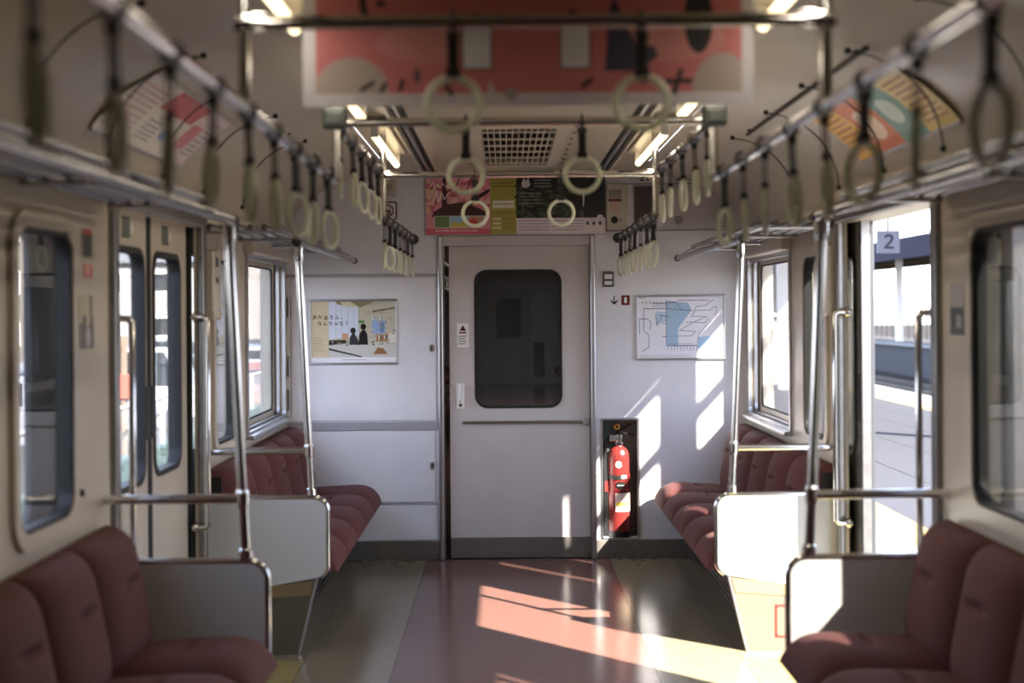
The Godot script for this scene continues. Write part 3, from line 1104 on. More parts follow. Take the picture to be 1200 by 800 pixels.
func rails(s: float) -> void:
	var sn := sname(s)
	var rng := RandomNumberGenerator.new()
	rng.seed = 40 + int(s)
	# along the near bench, over the doorway (higher), along the end bench
	var specs := [
		["lower grab rail above the near bench on the %s" % sn, -2.0, 4.6, LOW],
		["higher grab rail across the doorway on the %s" % sn, 4.6, 6.4, HIGH],
		["lower grab rail above the end bench on the %s" % sn, 6.4, 8.5, LOW]]
	for q in specs:
		var t := thing("grab_rail", q[0], "rail", Vector3(s * RAIL_X, q[3], -(q[1] + q[2]) / 2), "ceiling grab rails")
		pole(t, "tube", Vector3(s * RAIL_X, q[3], -q[1]), Vector3(s * RAIL_X, q[3], -q[2]), 0.0145)
		if q[3] == LOW:
			for d in [q[1] if q[1] > 0 else 3.0, q[2]]:
				if d < 8.0:
					pole(t, "hanger", Vector3(s * RAIL_X, q[3], -d), Vector3(s * RAIL_X, 2.29, -d), 0.014)
			if q[1] < 0:
				var b := mb()
				b.lathe(Vector3(s * RAIL_X, 2.25, -3.0) - t.position, [Vector2(0.0, 0.0), Vector2(0.03, 0.0), Vector2(0.035, 0.026)], 16)
				part(b, "ceiling_flange", M.alu, t)
		if q[2] > 8.0:
			var b := mb()
			b.xf = Transform3D(Basis(Vector3(1, 0, 0), Vector3(0, 0, 1), Vector3(0, -1, 0)), Vector3(s * RAIL_X, LOW, -8.5) - t.position)
			b.lathe(Vector3.ZERO, [Vector2(0.0, 0.012), Vector2(0.022, 0.012), Vector2(0.03, 0.0), Vector2(0.03, -0.04), Vector2(0.0, -0.04)], 16)
			part(b, "end_socket", M.clip, t)
			pole(t, "stub", Vector3(s * RAIL_X, LOW, -8.5), Vector3(s * RAIL_X, LOW, -8.6), 0.02, M.clip)
	# grey connector blocks where the cross bar meets the doorway rail
	for d in [4.6]:
		var t := thing("rail_connector", "grey connector block at the %s end of the middle cross bar" % sn, "fitting", Vector3(s * RAIL_X, HIGH + 0.01, -d))
		var b := mb()
		b.rbox(Vector3(0, 0, 0.01), Vector3(0.074, 0.062, 0.07), 0.006)
		part(b, "block", M.plastic, t)
		b = mb()
		b.rbox(Vector3(0, -0.001, 0.047), Vector3(0.05, 0.04, 0.006), 0.003)
		part(b, "cover", M.plastic, t)
	for k in 9:
		var d := 4.4 - 0.345 * k
		strap(Vector3(s * RAIL_X, LOW, -d), PI / 2 + rng.randf_range(-0.35, 0.35), rng.randf_range(-0.05, 0.05), "%s strap from the doorway on the near %s rail" % [ORD[k], sn], "straps over the near %s bench" % sn)
	for k in 5:
		var d := 4.74 + 0.35 * k
		strap(Vector3(s * RAIL_X, HIGH, -d), PI / 2 + rng.randf_range(-0.3, 0.3), rng.randf_range(-0.05, 0.05), "%s strap on the high doorway rail on the %s, counted from the front" % [ORD[k], sn], "straps over the %s doorway" % sn)
	for k in 7:
		var d := 6.5 + 0.305 * k
		strap(Vector3(s * RAIL_X, LOW, -d), PI / 2 + rng.randf_range(-0.3, 0.3), rng.randf_range(-0.05, 0.05), "%s strap on the %s end bench rail, counted from the doorway" % [ORD[k], sn], "straps over the %s end bench" % sn)

func crossbars() -> void:
	var names := ["nearest cross bar in front of the pink hanging poster", "middle cross bar between the grey connector blocks", "far cross bar in front of the advert above the door"]
	var xs := [[-0.19, 0.2], [-0.187, 0.182], [-0.195, 0.185]]
	var ds := [3.0, 4.6, 6.4]
	var wh := ["nearest cross bar", "middle cross bar", "far cross bar"]
	for k in 3:
		var d: float = ds[k]
		var t := thing("cross_bar", names[k], "rail", Vector3(0, HIGH, -d), "cross bars under the ceiling")
		pole(t, "tube", Vector3(-RAIL_X, HIGH, -d), Vector3(RAIL_X, HIGH, -d), 0.0145)
		for s in [-1.0, 1.0]:
			if k != 1:
				var b := mb()
				b.cyl(Vector3(s * (RAIL_X - 0.045), 0, 0), Vector3(s * (RAIL_X + 0.02), 0, 0), 0.0195, 14)
				part(b, "joint_sleeve", M.chrome, t)
		for i in 2:
			strap(Vector3(xs[k][i] + (0.02 if k == 0 else 0.0), HIGH, -d), 0.0, 0.0, "%s strap on the %s" % [["left", "right"][i], wh[k]], "straps on the cross bars")

func racks(s: float) -> void:
	var sn := sname(s)
	for r in [[6.18, 8.52, "tubular luggage rack above the %s end bench" % sn], [0.4, 4.72, "tubular luggage rack above the %s near bench" % sn]]:
		var d0: float = r[0]
		var d1: float = r[1]
		var t := thing("luggage_rack", r[2], "rack", Vector3(s * 1.2, 1.77, -(d0 + d1) / 2), "luggage racks")
		pole(t, "front_tube", Vector3(s * 0.952, 1.772, -d0), Vector3(s * 0.952, 1.772, -d1), 0.0165, M.rack)
		for x in [1.035, 1.095, 1.155, 1.215, 1.275, 1.33]:
			pole(t, "rack_tube", Vector3(s * x, 1.838, -d0 - 0.02), Vector3(s * x, 1.838, -d1 + 0.02), 0.0125, M.rack)
		for d in [d0, d1]:
			var b := mb()
			b.lathe(Vector3.ZERO, [Vector2(0, 0), Vector2(0.02, 0), Vector2(0.02, 0.02), Vector2(0, 0.02)], 14)
			var cap := part(b, "end_cap", M.rubber, t, Vector3(s * 0.952, 1.772, -d) - t.position)
			cap.rotation.x = -PI / 2 if d == d1 else PI / 2
		var n := maxi(2, int((d1 - d0) / 0.75) + 1)
		for k in n:
			var d := lerpf(d0 + 0.05, d1 - 0.05, float(k) / (n - 1))
			var b := mb(Transform3D(Basis(), -t.position))
			b.tube([Vector3(s * 0.954, 1.774, -d), Vector3(s * 0.985, 1.802, -d), Vector3(s * 1.03, 1.82, -d), Vector3(s * 1.345, 1.818, -d)], 0.008, 8)
			part(b, "bracket", M.alu, t)
		# perforated strip along the wall
		var b2 := mb(Transform3D(Basis(), -t.position))
		b2.rbox(Vector3(s * 1.335, 1.885, -(d0 + d1) / 2), Vector3(0.012, 0.06, d1 - d0), 0.004)
		var strip := part(b2, "perforated_strip", M.cream, t)
		var m := int((d1 - d0) / 0.07)
		b2 = mb(Transform3D(Basis(), -t.position))
		for k in m:
			var d := d0 + 0.035 + 0.07 * k
			b2.cyl(Vector3(s * 1.3285, 1.885, -d), Vector3(s * 1.3275, 1.885, -d), 0.013, 10)
		var holes := part(b2, "round_holes", M.dark, strip)
		holes.set_meta("kind", "stuff")

func poles(s: float) -> void:
	var sn := sname(s)
	for r in [[6.24, 1.0, "end bench"], [4.66, -1.0, "near bench"]]:
		var d: float = r[0]
		var t := thing("stanchion", "chrome pole rising from the %s %s end panel to the rack, with hand bar" % [sn, r[2]], "pole", Vector3(s * 0.93, 0.67, -d), "chrome poles at the bench ends")
		var b := mb(Transform3D(Basis(), -t.position))
		b.tube([Vector3(s * 0.905, 0.69, -d), Vector3(s * 0.92, 1.0, -d), Vector3(s * 0.947, 1.6, -d), Vector3(s * 0.952, 1.75, -d)], 0.0165, 14)
		part(b, "pole", M.chrome, t)
		b = mb(Transform3D(Basis(), -t.position))
		b.cyl(Vector3(s * 0.915, 0.875, -d), Vector3(s * 1.358, 0.875, -d), 0.0155, 14)
		part(b, "hand_bar", M.chrome, t)
		b = mb(Transform3D(Basis(), -t.position))
		b.lathe(Vector3(s * 0.914, 0.845, -d), [Vector2(0.0175, 0), Vector2(0.021, 0.01), Vector2(0.021, 0.05), Vector2(0.0175, 0.06)], 14)
		part(b, "tee_joint", M.chrome, t)
		b = mb(Transform3D(Basis(), -t.position))
		b.lathe(Vector3(s * 0.905, 0.686, -d), [Vector2(0.0175, 0.03), Vector2(0.022, 0.026), Vector2(0.024, 0.0), Vector2(0, 0)], 14)
		part(b, "foot_collar", M.chrome, t)
		b = mb(Transform3D(Basis(), -t.position))
		b.lathe(Vector3(s * 0.951, 1.691, -d), [Vector2(0.0, 0.0), Vector2(0.02, 0.0), Vector2(0.023, 0.02), Vector2(0.023, 0.06), Vector2(0.018, 0.064), Vector2(0, 0.064)], 14)
		part(b, "top_socket", M.chrome, t)
		# short vertical rail beside the door
		var e: float = 4.86 if r[1] < 0 else 6.09
		var g := thing("door_grab_rail", "slim vertical grab rail beside the %s door next to the %s" % [sn, r[2]], "rail", Vector3(s * 1.345, 1.0, -e), "vertical rails beside the doors")
		b = mb(Transform3D(Basis(), -g.position))
		b.tube([Vector3(s * 1.385, 0.57, -e), Vector3(s * 1.33, 0.57, -e), Vector3(s * 1.318, 0.585, -e), Vector3(s * 1.318, 1.44, -e), Vector3(s * 1.33, 1.455, -e), Vector3(s * 1.385, 1.455, -e)], 0.0125, 12)
		part(b, "rail", M.chrome, g)
		for y in [0.57, 1.455]:
			b = mb(Transform3D(Basis(Vector3(0, 1, 0), Vector3(-s, 0, 0), Vector3(0, 0, 1)), Vector3(s * 1.372, y, -e) - g.position))
			b.lathe(Vector3.ZERO, [Vector2(0.0, 0.014), Vector2(0.02, 0.014), Vector2(0.024, 0.0)], 14)
			part(b, "flange", M.chrome, g)

# ---------------------------------------------------------------- lamps and vents
func lamps() -> void:
	var words := ["at the front above the near straps", "above the doorway", "near the end wall"]
	for s in [-1.0, 1.0]:
		for k in 3:
			var d0: float = [2.52, 4.26, 6.0][k]
			var lab: String = ("fluorescent ceiling lamp on the %s " % sname(s)) + words[k]
			var t := thing("ceiling_lamp", lab, "lamp", Vector3(s * 0.6, 2.276, -d0 - 0.6), "fluorescent ceiling lamps")
			var b := mb()
			b.rbox(Vector3(0, -0.012, 0), Vector3(0.1, 0.024, 1.3), 0.006)
			part(b, "base_tray", M.ceiling, t)
			for e in [-1.0, 1.0]:
				b = mb()
				b.rbox(Vector3(0, -0.05, e * 0.608), Vector3(0.034, 0.07, 0.02), 0.005)
				part(b, "tube_holder", M.paper, t)
			b = mb()
			b.cyl(Vector3(0, -0.078, -0.597), Vector3(0, -0.078, 0.597), 0.0155, 16)
			part(b, "lamp_tube", M.tube, t)
			var l := AreaLight3D.new()
			l.name = "tube_light"
			t.add_child(l)
			l.position = Vector3(0, -0.097, 0)
			l.rotation = Vector3(-PI / 2, 0, 0)
			l.area_size = Vector2(0.03, 1.19)
			l.light_color = Color(1.0, 0.95, 0.87)
			l.light_energy = LAMP
			l.area_range = 12.0
			l.shadow_enabled = true

const LAMP := 0.14

func vents() -> void:
	for r in [[6.12, 7.9, "slatted air grille in the ceiling before the advert board"]]:
		var d0: float = r[0]
		var d1: float = r[1]
		var t := thing("air_grille", r[2], "vent", Vector3(0, 2.262, -(d0 + d1) / 2), "ceiling air grilles")
		var l := d1 - d0
		var b := mb(Transform3D(Basis(Vector3(1, 0, 0), Vector3(0, 0, 1), Vector3(0, -1, 0)), Vector3.ZERO))
		b.plate(orect(-0.22, -l / 2, 0.22, l / 2, 2), 0.0, 0.013, rrect(-0.165, -l / 2 + 0.1, 0.165, l / 2 - 0.1, 0.01, 2))
		part(b, "frame", M.cream, t)
		for k in 13:
			b = mb()
			b.box(Vector3(-0.165 + 0.33 * k / 12, -0.009, 0), Vector3(0.005, 0.008, l - 0.2))
			part(b, "slat", M.cream, t)
		for k in 6:
			b = mb()
			b.box(Vector3(0, -0.009, -l / 2 + 0.1 + (l - 0.2) * (k + 0.5) / 6), Vector3(0.33, 0.007, 0.035))
			part(b, "cross_slat", M.cream, t)
		for s in [-1.0, 1.0]:
			for k in 8:
				b = mb()
				b.cyl(Vector3(s * 0.245, 0.001, -l / 2 + l * (k + 0.5) / 8), Vector3(s * 0.245, -0.004, -l / 2 + l * (k + 0.5) / 8), 0.007, 8)
				part(b, "screw", M.dark, t)

# ---------------------------------------------------------------- prints
const KANA := {
	"o": [[1, 3, 7, 3], [4, 0.5, 4, 8, 2, 9, 1, 7.5, 4, 5.5, 7, 5.5, 8.5, 7, 7, 9], [7.5, 1.5, 9, 3]],
	"ka": [[1, 3.5, 6, 3, 6, 8, 4.5, 9], [3.5, 0.5, 1, 9], [7.5, 2.5, 9, 5]],
	"a": [[1.5, 2.5, 8, 2], [4.5, 0.5, 4.5, 8.5], [6.5, 4, 4, 8, 1.5, 8, 2, 6, 5, 4.5, 8, 5, 9, 7, 6.5, 9.2]],
	"sa": [[1.5, 3, 8.5, 2.5], [4, 0.5, 7, 6], [7, 6, 3, 5.8, 2, 8, 5, 9.3, 7.5, 9]],
	"n": [[5.5, 0.5, 1, 9, 3.5, 5.5, 5, 6, 5.5, 8.8, 7.5, 8.5, 9, 6]],
	"na": [[1, 2.5, 6, 2.2], [4, 0.5, 1.5, 6], [7, 1.5, 9, 3], [6.5, 4, 6.5, 8.5, 4.5, 9, 4, 7.5, 6.5, 7, 9, 9]],
	"chi": [[1.5, 2.5, 8, 2], [4.5, 0.5, 2.5, 6, 5.5, 4.5, 8, 5.5, 7.8, 8, 4, 9.5]],
	"ya": [[2, 6, 6, 4.5, 8.5, 5, 8, 7, 6, 7.2], [5, 3.5, 5.5, 5], [3, 4.5, 5, 9.5]],
	"q": [[3, 2, 5, 1, 7, 2.5, 5, 5, 5, 7], [5, 8.7, 5.1, 9]],
	"ten": [[2, 7, 3.5, 9]],
	"SA": [[0.5, 3, 9.5, 3], [3, 0.5, 3, 6.5], [7, 0.5, 7, 5, 4.5, 9.3]],
	"HA": [[3.5, 2, 1, 8.5], [6, 1.5, 9, 8.5]],
}

func c8(r: int, g: int, b: int) -> Color:
	return Color8(r, g, b)

func small_text(p: Print, x: float, y: float, w: float, rows: int, gap: float, c: Color, sd: int) -> void:
	var rng := RandomNumberGenerator.new()
	rng.seed = sd
	for k in rows:
		var q := x
		while q < x + w - 3:
			var l := rng.randf_range(2, 6)
			p.rect(q, y + k * gap, minf(l, x + w - q), maxf(1, gap * 0.45), c)
			q += l + rng.randf_range(1, 3)

func school_print() -> Print:
	var p := Print.new(512, 372, c8(238, 236, 232))
	# photograph area
	p.rect(0, 0, 512, 336, c8(186, 180, 158))
	p.poly([Vector2(110, 0), Vector2(300, 0), Vector2(286, 60), Vector2(290, 210), Vector2(110, 230)], c8(214, 220, 232))
	p.poly([Vector2(150, 0), Vector2(400, 0), Vector2(295, 42), Vector2(160, 22)], c8(140, 132, 100))
	p.poly([Vector2(180, 8), Vector2(240, 6), Vector2(292, 40), Vector2(200, 34)], c8(214, 204, 168))
	p.poly([Vector2(300, 40), Vector2(512, 0), Vector2(512, 330), Vector2(290, 240)], c8(198, 191, 170))
	for k in 4:
		p.rect(150 + 36 * k, 30, 4, 200, c8(190, 196, 205))
	p.poly([Vector2(370, 60), Vector2(505, 40), Vector2(505, 50), Vector2(372, 72)], c8(120, 108, 78))
	p.rect(366, 120, 80, 76, c8(150, 176, 214))
	p.rect(412, 128, 28, 62, c8(122, 142, 178))
	for k in 6:
		p.rect(352 + 14 * k, 96, 8, 20, [c8(170, 190, 150), c8(220, 220, 210), c8(160, 176, 196)][k % 3])
	p.rect(390, 200, 70, 44, c8(168, 132, 86))
	for k in 6:
		p.rect(394 + 11 * k, 208, 7, 24, [c8(200, 90, 60), c8(236, 226, 200), c8(80, 96, 130)][k % 3])
	p.rect(468, 196, 40, 60, c8(226, 222, 212))
	p.rect(286, 118, 36, 16, c8(96, 132, 74))
	p.rect(190, 196, 34, 36, c8(206, 160, 120))
	p.poly([Vector2(110, 262), Vector2(512, 246), Vector2(512, 336), Vector2(110, 336)], c8(206, 204, 196))
	p.poly([Vector2(110, 280), Vector2(310, 330), Vector2(300, 336), Vector2(110, 292)], c8(60, 58, 50))
	p.poly([Vector2(110, 236), Vector2(210, 232), Vector2(214, 252), Vector2(110, 264)], c8(54, 52, 40))
	p.poly([Vector2(372, 318), Vector2(400, 278), Vector2(436, 284), Vector2(460, 318)], c8(150, 108, 72))
	# shelves, papers and desk clutter
	var rng := RandomNumberGenerator.new()
	rng.seed = 21
	var tones := [c8(176, 160, 128), c8(206, 204, 196), c8(150, 150, 140), c8(120, 124, 110), c8(196, 170, 140), c8(164, 178, 190)]
	for k in 46:
		p.rect(rng.randf_range(345, 505), rng.randf_range(100, 250), rng.randf_range(5, 16), rng.randf_range(4, 14), tones[k % 6])
	for k in 24:
		p.rect(rng.randf_range(112, 500), rng.randf_range(238, 262), rng.randf_range(6, 20), rng.randf_range(3, 9), [c8(92, 88, 70), c8(150, 140, 116), c8(60, 58, 48), c8(190, 182, 160)][k % 4])
	for k in 12:
		p.rect(rng.randf_range(300, 500), rng.randf_range(6, 90), rng.randf_range(12, 40), 3, c8(168, 158, 128))
	# two seated figures seen from behind
	p.disc(255, 178, 17, 18, c8(48, 42, 40))
	p.poly([Vector2(232, 262), Vector2(236, 216), Vector2(250, 194), Vector2(264, 194), Vector2(278, 222), Vector2(300, 262)], c8(58, 58, 62))
	p.disc(316, 156, 17, 19, c8(32, 28, 26))
	p.poly([Vector2(288, 262), Vector2(292, 200), Vector2(306, 176), Vector2(328, 176), Vector2(340, 202), Vector2(344, 262)], c8(36, 36, 38))
	# cream strip with notes, hand lettering over both
	p.rect(0, 0, 108, 336, c8(214, 199, 162))
	for k in 8:
		p.rect(14, 218 + k * 11, 44 + (k * 37) % 26, 2, c8(130, 112, 80))
	var x := 14.0
	for g in ["o", "ka", "a", "sa", "n", "ten"]:
		p.glyph(KANA[g], x, 84 + (4 if g == "a" else 0), 28, 3.2, c8(34, 30, 30))
		x += 33
	x = 44.0
	for g in ["na", "n", "chi", "ya", "na", "q"]:
		p.glyph(KANA[g], x, 122, 27, 3.2, c8(34, 30, 30))
		x += 32
	p.rect(0, 336, 512, 36, c8(236, 236, 238))
	small_text(p, 190, 348, 140, 1, 12, c8(110, 110, 118), 3)
	return p

func map_print() -> Print:
	var p := Print.new(512, 366, c8(233, 232, 238))
	var blue := c8(164, 190, 212)
	var ink := c8(98, 100, 124)
	var lilac := c8(142, 132, 158)
	p.poly([Vector2(172, 24), Vector2(300, 40), Vector2(322, 80), Vector2(240, 190), Vector2(240, 290), Vector2(172, 290)], blue)
	p.poly([Vector2(110, 88), Vector2(172, 92), Vector2(172, 150), Vector2(112, 166)], c8(188, 206, 226))
	p.poly([Vector2(360, 240), Vector2(460, 232), Vector2(450, 300), Vector2(355, 310)], c8(170, 200, 226))
	var lines := [
		[lilac, [[330, 92], [350, 60], [400, 56], [450, 22]]],
		[lilac, [[318, 118], [345, 84], [430, 82], [455, 62], [468, 64], [462, 120]]],
		[lilac, [[318, 118], [410, 120], [330, 154], [250, 200]]],
		[lilac, [[290, 152], [400, 156], [420, 130]]],
		[lilac, [[250, 200], [345, 206], [320, 232], [170, 236]]],
		[lilac, [[430, 150], [360, 225], [350, 316]]],
		[ink, [[172, 26], [172, 290], [350, 290]]],
		[ink, [[40, 72], [172, 72], [320, 84]]],
		[ink, [[172, 36], [230, 36], [262, 80]]],
		[ink, [[40, 72], [40, 200], [70, 230], [68, 300], [30, 320]]],
		[ink, [[14, 220], [14, 132], [60, 132], [80, 150], [78, 190]]],
		[ink, [[110, 110], [116, 170], [150, 110]]],
		[ink, [[150, 160], [172, 162]]], [ink, [[150, 236], [172, 236]]], [ink, [[90, 40], [172, 40]]],
		[lilac, [[240, 24], [420, 24]]], [ink, [[130, 110], [186, 120]]],
	]
	for l in lines:
		var pts := []
		for q in l[1]:
			pts.append(Vector2(q[0], q[1]))
		p.line(pts, 4.2, l[0])
		for q in pts.size() - 1:
			var m := int(pts[q].distance_to(pts[q + 1]) / 16)
			for k in m:
				var c: Vector2 = pts[q].lerp(pts[q + 1], (k + 0.5) / m)
				p.disc(c.x, c.y, 1.6, 1.6, c8(236, 236, 242))
	for k in 9:
		p.rect(182 + 18 * k, 296, 3, 14 + (k * 7) % 10, ink)
		p.rect(30 + 22 * k % 130, 30, 3, 16, ink)
	small_text(p, 14, 8, 44, 1, 10, c8(110, 100, 120), 5)
	small_text(p, 186, 278, 150, 2, 8, c8(90, 100, 130), 6)
	small_text(p, 370, 306, 80, 3, 8, c8(120, 140, 180), 7)
	small_text(p, 90, 40, 90, 3, 9, c8(110, 116, 140), 8)
	small_text(p, 14, 344, 300, 2, 7, c8(160, 158, 170), 9)
	return p

func door_advert_print() -> Print:
	var p := Print.new(630, 210, c8(30, 30, 32))
	var rng := RandomNumberGenerator.new()
	rng.seed = 12
	# pink blossom sheet
	p.rect(0, 0, 226, 210, c8(226, 150, 160))
	for k in 130:
		p.disc(rng.randf_range(0, 226), rng.randf_range(0, 130), rng.randf_range(5, 15), rng.randf_range(4, 10), [c8(240, 180, 182), c8(216, 120, 128), c8(232, 196, 160), c8(198, 100, 112)][k % 4])
	p.poly([Vector2(30, 126), Vector2(70, 100), Vector2(140, 92), Vector2(222, 44), Vector2(226, 54), Vector2(160, 104), Vector2(200, 120), Vector2(226, 146), Vector2(20, 146)], c8(64, 30, 30))
	p.poly([Vector2(60, 0), Vector2(72, 0), Vector2(76, 110), Vector2(56, 110)], c8(70, 36, 34))
	p.line([Vector2(70, 60), Vector2(110, 30), Vector2(120, 0)], 5, c8(72, 40, 38))
	p.line([Vector2(140, 60), Vector2(165, 0)], 5, c8(110, 46, 56))
	var cw := c8(250, 236, 238)
	p.line([Vector2(14, 40), Vector2(26, 18), Vector2(32, 40), Vector2(42, 26), Vector2(50, 40), Vector2(62, 24), Vector2(72, 38), Vector2(84, 26), Vector2(96, 38)], 3.2, cw)
	p.line([Vector2(24, 90), Vector2(40, 52), Vector2(44, 92), Vector2(58, 60), Vector2(66, 82), Vector2(84, 56)], 3.2, cw)
	p.rect(30, 142, 176, 44, c8(214, 220, 214))
	p.rect(32, 144, 50, 40, c8(110, 140, 84))
	p.rect(84, 144, 62, 40, c8(148, 196, 222))
	p.poly([Vector2(84, 184), Vector2(92, 160), Vector2(120, 168), Vector2(140, 150), Vector2(146, 184)], c8(214, 190, 96))
	p.rect(148, 144, 56, 40, c8(190, 150, 130))
	p.disc(168, 164, 14, 14, c8(206, 80, 70))
	p.rect(0, 188, 226, 22, c8(212, 96, 116))
	small_text(p, 34, 194, 150, 1, 12, c8(250, 230, 232), 15)
	# olive sheet
	p.rect(226, 0, 92, 210, c8(170, 158, 74))
	small_text(p, 236, 22, 72, 2, 12, c8(108, 100, 44), 16)
	p.rect(234, 88, 76, 28, c8(232, 226, 206))
	small_text(p, 240, 98, 64, 1, 12, c8(120, 120, 90), 17)
	for k in 3:
		p.rect(234, 150 + 16 * k, 30, 9, c8(216, 206, 160))
		small_text(p, 270, 150 + 16 * k, 42, 2, 6, c8(110, 100, 50), 20 + k)
	small_text(p, 236, 128, 70, 2, 7, c8(110, 102, 50), 24)
	# night garden sheet
	p.rect(318, 0, 312, 210, c8(26, 26, 28))
	for k in 160:
		var x := rng.randf_range(318, 520)
		p.disc(x, rng.randf_range(30, 150), rng.randf_range(4, 16), rng.randf_range(2, 6), [c8(44, 60, 34), c8(70, 84, 52), c8(34, 40, 30), c8(86, 90, 72)][k % 4])
	p.disc(352, 28, 16, 14, c8(206, 204, 196))
	p.poly([Vector2(338, 24), Vector2(345, 4), Vector2(352, 20), Vector2(362, 4), Vector2(366, 26)], c8(206, 204, 196))
	small_text(p, 382, 14, 60, 3, 11, c8(190, 190, 186), 30)
	small_text(p, 326, 60, 80, 4, 12, c8(150, 156, 146), 31)
	p.poly([Vector2(550, 60), Vector2(560, 60), Vector2(556, 112), Vector2(552, 112)], c8(206, 208, 214))
	p.disc(548, 140, 8, 16, c8(96, 70, 96))
	p.rect(318, 152, 312, 58, c8(228, 216, 220))
	p.disc(612, 152, 12, 12, c8(228, 216, 220))
	small_text(p, 326, 160, 110, 4, 11, c8(140, 126, 140), 33)
	small_text(p, 444, 160, 110, 4, 11, c8(150, 136, 150), 34)
	for k in 3:
		p.disc(568 + 22 * k, 172, 6, 7, c8(92, 80, 96))
	return p

func pink_print() -> Print:
	var p := Print.new(1054, 314, c8(196, 192, 200))
	var f := func(x: float, y: float) -> Vector2: return Vector2((x - 358.0) * 2.0, 64.0 + y * 2.0)
	var pink := c8(192, 110, 113)
	p.rect(30, 20, 1000, 264, pink)
	p.disc(290, 164, 120, 46, c8(198, 130, 130))
	p.disc(860, 150, 130, 60, c8(200, 132, 130))
	p.rect(520, 20, 2, 264, c8(186, 120, 114))
	p.rect(0, 284, 1054, 30, c8(202, 198, 206))
	for q in [[415.0, 108.0, 44.0, 43.0], [850.0, 110.0, 36.0, 48.0]]:
		var c: Vector2 = f.call(q[0], q[1])
		p.disc(c.x, c.y, q[2] * 2, q[3] * 2, c8(168, 152, 146))
	p.rect(0, 284, 1054, 30, c8(202, 198, 206))
	p.rect(1028, 0, 26, 314, c8(196, 192, 200))
	p.rect(0, 0, 28, 314, c8(196, 192, 200))
	for x in [562.0, 677.0]:
		var c: Vector2 = f.call(x, 55.0)
		p.rect(c.x - 40, c.y - 62, 80, 124, c8(186, 112, 106))
		p.rect(c.x - 36, c.y - 52, 72, 104, c8(70, 60, 62))
		p.rect(c.x - 32, c.y - 48, 64, 96, c8(214, 212, 222))
		if x > 600:
			small_text(p, c.x - 24, c.y - 30, 48, 7, 10, c8(176, 176, 190), 44)
	var k1: Vector2 = f.call(822.0, 22.0)
	p.disc(k1.x, k1.y, 34, 82, c8(26, 22, 26))
	var ps := PackedVector2Array()
	for q in [[722.0, -8.0], [735.0, 20.0], [748.0, 52.0], [770.0, 54.0], [775.0, 66.0], [750.0, 84.0], [712.0, 84.0], [716.0, 20.0]]:
		ps.append(f.call(q[0], q[1]))
	p.poly(ps, c8(58, 54, 78))
	p.line([f.call(428.0, -6.0), f.call(430.0, 8.0), f.call(434.0, 18.0)], 16, c8(40, 26, 28))
	p.disc(f.call(450.0, 0.0).x, f.call(450.0, 0.0).y, 12, 8, c8(40, 26, 28))
	p.line([f.call(784.0, 97.0), f.call(812.0, 96.0)], 12, c8(30, 24, 26))
	p.line([f.call(801.0, 84.0), f.call(793.0, 110.0)], 12, c8(30, 24, 26))
	for q in [[427.0, 104.0, 428.0 + 12.0, 96.0], [450.0, 106.0, 455.0, 98.0], [472.0, 104.0, 475.0, 94.0], [532.0, 110.0, 526.0, 100.0], [541.0, 88.0, 538.0, 92.0], [551.0, 99.0, 548.0, 98.0], [686.0, 102.0, 696.0, 94.0], [757.0, 98.0, 762.0, 92.0], [560.0, 14.0, 566.0, 15.0], [672.0, 12.0, 678.0, 13.0]]:
		p.line([f.call(q[0], q[1]), f.call(q[2], q[3])], 11, c8(44, 30, 32))
	p.disc(f.call(492.0, 88.0).x, f.call(492.0, 88.0).y, 8, 18, c8(96, 70, 78))
	ps = PackedVector2Array()
	for q in [[574.0, 112.0], [577.0, 92.0], [586.0, 112.0]]:
		ps.append(f.call(q[0], q[1]))
	p.poly(ps, c8(196, 186, 186))
	p.disc(f.call(602.0, 111.0).x, f.call(602.0, 111.0).y, 16, 16, c8(160, 150, 156))
	small_text(p, 120, 290, 240, 2, 7, c8(140, 136, 150), 46)
	small_text(p, 600, 290, 160, 2, 7, c8(150, 146, 158), 47)
	return p

func strip_print(kind: int) -> Print:
	var rng := RandomNumberGenerator.new()
	rng.seed = 70 + kind
	var p := Print.new(640, 190, c8(226, 220, 210))
	if kind == 0:
		p.rect(200, 0, 250, 70, c8(196, 90, 80))
		p.rect(460, 0, 180, 190, c8(222, 206, 206))
		p.rect(470, 60, 80, 80, c8(206, 120, 130))
		p.disc(380, 120, 40, 22, c8(110, 140, 190))
		small_text(p, 14, 30, 170, 9, 16, c8(190, 110, 120), 71)
		small_text(p, 220, 100, 100, 5, 14, c8(90, 90, 110), 72)
		small_text(p, 560, 30, 70, 8, 16, c8(120, 110, 130), 73)
	else:
		p.rect(0, 0, 160, 190, c8(230, 182, 80))
		p.rect(160, 0, 170, 190, c8(214, 120, 70))
		p.rect(330, 0, 150, 190, c8(110, 160, 146))
		p.rect(480, 0, 160, 190, c8(232, 204, 110))
		p.disc(240, 100, 60, 50, c8(236, 210, 180))
		p.disc(400, 90, 44, 40, c8(206, 224, 214))
		small_text(p, 14, 24, 130, 8, 18, c8(150, 70, 40), 74)
		small_text(p, 500, 24, 120, 8, 18, c8(150, 60, 50), 75)
	return p

# a printed sheet on a thin board; x0..y1 in the plane of xf, its printed face towards -z
func sheet(xf: Transform3D, x0: float, y0: float, x1: float, y1: float, z: float) -> MB:
	var b := mb(xf)
	b.quad(Vector3(x0, y1, z), Vector3(x1, y1, z), Vector3(x1, y0, z), Vector3(x0, y0, z), Vector3(0, 0, -1))
	return b

